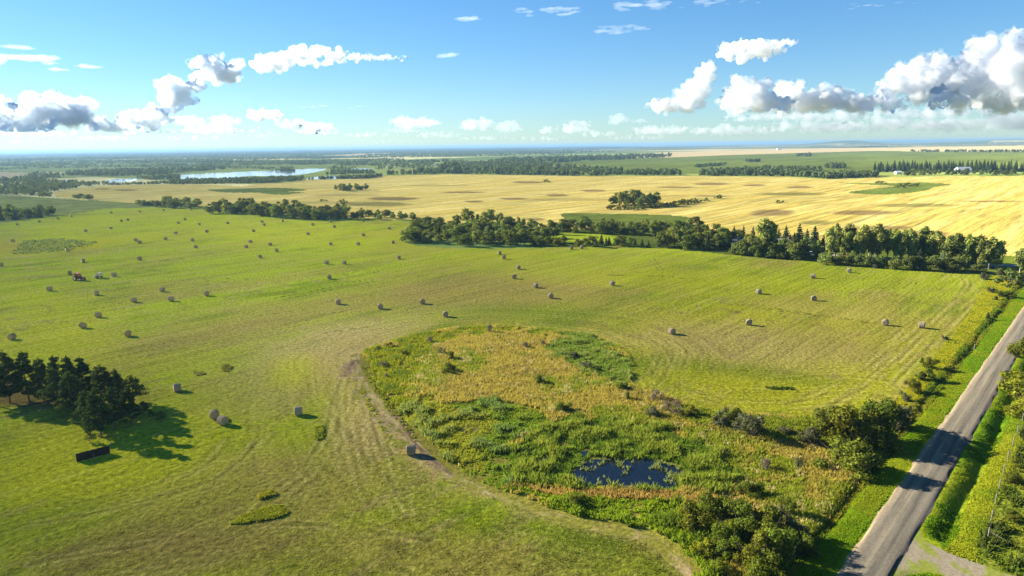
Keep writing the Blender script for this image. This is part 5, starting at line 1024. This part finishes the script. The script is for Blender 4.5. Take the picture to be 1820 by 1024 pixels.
for k in range(4): bm.faces.new((A_[k], A_[(k+1) % 4], B_[(k+1) % 4], B_[k]))
bm.faces.new(A_[::-1]); bm.faces.new(B_); bmesh.ops.recalc_face_normals(bm, faces=bm.faces); cbn = bm_obj('window', bm, PANE, car)
bm = bmesh.new(); box(bm, (-.55, 0, 1.44), (1.5, 1.4, .06), 0, .02); bm_obj('roof', bm, CARP, car)
for sx in (-1.4, 1.4):
    for sy in (-.8, .8): wheel(car, sx, sy, .33, .22, METAL)

# ================================================================== CLOUDS: real scattering bodies, far above and beyond the land
def cloud_mat(name, dens, aniso, col=(.99, .99, .995)):
    m, nt, out = new_mat(name); v = N(nt, 'ShaderNodeVolumePrincipled', Density=dens, Anisotropy=aniso); v.inputs['Color'].default_value = (*col, 1); v.inputs['Density Attribute'].default_value = ''
    nt.links.new(v.outputs[0], out.inputs['Volume']); return m
CM = cloud_mat('cumulus', 1/230, .35, (.988, .994, 1.0)); CL = cloud_mat('backlit_cumulus', 1/150, .55, (.90, .94, .975)); CT = cloud_mat('thin_cloud', 1/750, .4, (.72, .76, .81)); CH = cloud_mat('hazy_cloud', 1/2200, .4, (.8, .83, .87)); CS = cloud_mat('wisp_cloud', 1/1100, .4, (.72, .76, .81)); CF = cloud_mat('cloud_fringe', 1/800, .4, (.8, .83, .87))
t_big = bpy.data.textures.new('billows', 'CLOUDS'); t_big.noise_scale = 700; t_big.noise_depth = 3; t_big.noise_basis = 'VORONOI_F1'
t_mid = bpy.data.textures.new('puffs', 'CLOUDS'); t_mid.noise_scale = 230; t_mid.noise_depth = 4; t_mid.noise_basis = 'VORONOI_F1'
t_fine = bpy.data.textures.new('fray', 'CLOUDS'); t_fine.noise_scale = 330; t_fine.noise_depth = 5
CD = 27000.0
def cloud(name, ells, seed, label, group=None, mat=None, D=CD, n=26, lump=(.26, .55), fine=1.0, flat=True, cat='cloud', voxel=1.5, depth=.8, stretch=1.0):
    rng = random.Random(seed); balls = []; mpp = D/FPX; c0 = None
    for (cx, cy, rx, ry) in ells:
        d = RM @ np.array([(cx-910)/FPX, -(cy-512)/FPX, -1.0]); k = D/math.hypot(d[0], d[1]); c = np.array([0, 0, CAM_H])+d*k
        if c0 is None: c0 = c.copy()
        rt = np.array([d[1], -d[0], 0]); rt /= np.linalg.norm(rt); fw = np.array([d[0], d[1], 0]); fw /= np.linalg.norm(fw)
        m_ = max(5, int(n*max(1, min(3, rx/ry))/(1 if stretch == 1 else 1.6))) ; i = 0
        while i < m_:
            a, b = rng.uniform(-1, 1), rng.uniform(-1, 1)
            if a*a+b*b > 1: continue
            i += 1; r = ry*mpp*rng.uniform(*lump)*(1-.35*a*a); up = b*ry*.7*mpp
            if flat: up = max(up, -.5*ry*mpp+.25*r)
            q = c+rt*(a*rx*mpp*.9)+np.array([0, 0, up])+fw*rng.uniform(-1, 1)*depth*math.sqrt(rx*ry)*mpp-c0
            balls.append((Vector(q), r, Matrix.Rotation(math.atan2(rt[1], rt[0]), 4, 'Z') @ Matrix.Diagonal((stretch*rng.uniform(.7, 1.3), min(stretch, 2.0), .7 if stretch > 1 else 1, 1))))
    ref = mpp*min(1.7, max(e[3] for e in ells)/20, 2.4*min(e[3] for e in ells)/20)*(.4 if mat is CH else 1); o = None
    for part, mt, grow in ((name, mat or CM, 1.0), ('fringe', CF, 1.16)) if mat in (None, CL) else ((name, mat, 1.0),):
        b2 = bmesh.new()
        for (q, r, st_) in balls: bmesh.ops.create_icosphere(b2, subdivisions=2, radius=r*grow+(.8*mpp if grow > 1 else 0), matrix=Matrix.Translation(q) @ st_)
        me = bpy.data.meshes.new(part); b2.to_mesh(me); b2.free(); me.materials.append(mt)
        if o is None: o = obj(name, me); o.location = c0; w = o
        else: w = obj(part, me, o)
        md = w.modifiers.new('union', 'REMESH'); md.mode = 'VOXEL'; md.voxel_size = voxel*mpp*(1.4 if grow > 1 else 1)
        for tx, st, ml in ((t_big, -11, .35), (t_mid, -9, .35), (t_fine, 8*fine*(1.8 if grow > 1 else 1), .5)):
            md = w.modifiers.new('puff', 'DISPLACE'); md.texture = tx; md.texture_coords = 'LOCAL'; md.strength = st*ref; md.mid_level = ml
    return tag(o, label, cat, group)
cloud('cumulus_cloud', [(1785, 118, 75, 52), (1745, 165, 80, 32), (1820, 165, 60, 35), (1745, 100, 26, 28)], 1, 'largest white cumulus tower at the right photo edge')
cloud('cumulus_cloud', [(1640, 125, 42, 34), (1605, 155, 40, 30), (1660, 165, 45, 24)], 2, 'second tallest white cumulus tower, left of the largest')
cloud('cumulus_cloud', [(1480, 180, 55, 22), (1550, 185, 55, 20), (1420, 182, 50, 26), (1405, 165, 26, 22), (1470, 165, 30, 16)], 3, 'white cumulus row between the towers and the middle puffs', D=31000)
cloud('cumulus_cloud', [(1320, 180, 50, 28), (1320, 155, 30, 22), (1365, 186, 44, 20), (1355, 152, 22, 14)], 4, 'rounded cumulus puff in the middle of the right cloud bank')
cloud('cumulus_cloud', [(1200, 188, 55, 17), (1235, 165, 36, 22), (1255, 130, 15, 22)], 5, 'cumulus at the left of the right bank with a leaning chimney top', D=36000)
cloud('cumulus_cloud', [(1335, 88, 58, 20), (1295, 92, 24, 18), (1385, 76, 34, 9)], 6, 'loose lens of cloud floating above the right bank', None, CM, D=36000, flat=False)
cloud('cloud_bank', [(1700, 198, 120, 12), (1500, 206, 110, 10), (1360, 207, 90, 9)], 7, 'flat shaded base under the right cumulus towers', None, CT, D=33000, voxel=1.8, lump=(.5, .9))
cloud('cumulus_cloud', [(45, 200, 80, 30), (110, 200, 34, 26), (20, 225, 60, 14)], 8, 'large dark cored cumulus at the left photo edge', None, CL, depth=1.3)
cloud('cumulus_cloud', [(155, 205, 16, 28), (180, 228, 22, 11), (230, 222, 55, 18), (265, 210, 35, 20)], 9, 'ragged cumulus right of the dark left edge cloud', None, CL)
cloud('cumulus_cloud', [(308, 168, 20, 32), (335, 180, 20, 12), (300, 195, 24, 10)], 10, 'upright dark cloud pillar at the foot of the slanting arm', None, CL, depth=1.3)
cloud('cumulus_cloud', [(385, 128, 46, 26), (360, 112, 26, 14), (345, 155, 20, 12)], 11, 'dark bellied cloud in the middle of the slanting arm', None, CL, depth=1.3)
cloud('cumulus_cloud', [(560, 98, 75, 16), (485, 112, 38, 16), (640, 100, 70, 8), (700, 104, 40, 4)], 12, 'long drawn grey cloud at the top of the slanting arm', None, CL, flat=False, depth=1.3)
cloud('cumulus_cloud', [(472, 205, 30, 13)], 13, 'small isolated grey cloud above the lake', None, CL, depth=1.2)
cloud('cumulus_cloud', [(738, 218, 48, 13), (720, 232, 44, 7)], 14, 'low flat based cloud over the central horizon', None, CT, lump=(.35, .65))
cloud('cumulus_cloud', [(845, 222, 34, 16), (905, 226, 34, 13)], 15, 'low cloud left of centre on the horizon', None, CT)
cloud('cumulus_cloud', [(1022, 226, 34, 15), (975, 232, 22, 9)], 16, 'low cloud right of centre on the horizon', None, CT)
cloud('cumulus_cloud', [(1100, 212, 18, 14), (1135, 216, 24, 6)], 17, 'small double puff left of the right bank', None, CT)
cloud('cumulus_cloud', [(370, 228, 50, 14), (560, 228, 42, 14), (450, 232, 60, 8), (300, 232, 44, 8)], 18, 'pale low cloud row above the lake horizon', None, CT)
cloud('cloud_bank', [(1180, 232, 70, 9), (1300, 232, 80, 10), (1440, 226, 90, 11), (1580, 222, 90, 12), (1720, 222, 90, 12), (1810, 215, 40, 14)], 19, 'pale low cloud band along the right horizon', None, CT, D=34000, lump=(.5, .9))
for i, (cx, cy, rx, ry, lb) in enumerate([(60, 112, 100, 11, 'broad white streak cloud at the left photo edge'), (30, 83, 22, 4, 'tiny streak above the broad left streak'), (795, 98, 24, 5, 'small streak right of the slanting arm tip'), (1108, 53, 52, 7, 'single bright streak high over the centre right'), (985, 20, 75, 7, 'thin slanting wisp near the top centre'),
        (1145, 10, 55, 8, 'wispy cloud touching the top edge, centre right'), (1280, 5, 85, 5, 'faint wisp along the top edge right of centre'), (1565, 8, 75, 3.5, 'faint thin wisp along the top edge at right'), (835, 33, 28, 5, 'tiny wisp near the top centre left of the slanting wisp'), (590, 190, 70, 3.5, 'thin streak above the low lake clouds')]):
    cloud('wisp_cloud', [(cx, cy, rx, ry)], 40+i, lb, None, CS, flat=False, n=10, lump=(.35, .7), fine=.8, voxel=1.4, depth=.9, stretch=4.0)

for i, (row, lb) in enumerate([([(330, 215, 34, 9), (400, 214, 30, 8), (440, 240, 70, 5), (345, 245, 60, 5), (520, 221, 34, 9), (575, 236, 40, 6)], 'faint hazy cloud row above the lake at left'), ([(660, 240, 60, 5), (780, 240, 50, 6), (700, 252, 90, 4), (860, 246, 60, 5)], 'faint hazy cloud row above the centre horizon'),
        ([(960, 246, 60, 5), (1060, 238, 40, 7), (1130, 244, 60, 6), (1010, 252, 90, 3)], 'faint hazy cloud row right of the centre horizon'), ([(80, 236, 70, 8), (190, 246, 60, 5), (20, 252, 90, 4)], 'faint hazy cloud row under the left dark cloud')]):
    cloud('cloud_bank', row, 70+i, lb, None, CH, D=38000, flat=True, n=12, lump=(.45, .85), voxel=1.6)

# ================================================================== HAZE
bm = bmesh.new(); box(bm, (0, 0, 0), (1, 1, 1)); m, nt, out = new_mat('haze_air')
pv = N(nt, 'ShaderNodeVolumePrincipled', Density=1/11500); pv.inputs['Color'].default_value = (.20, .36, .60, 1); pv.inputs['Density Attribute'].default_value = ''; pv.inputs['Anisotropy'].default_value = .2
nt.links.new(pv.outputs[0], out.inputs['Volume'])
hz_ = bm_obj('haze', bm, m); hz_.scale = (140000, 140000, 84); hz_.location = (0, 0, 42-15); kind(hz_, 'stuff')
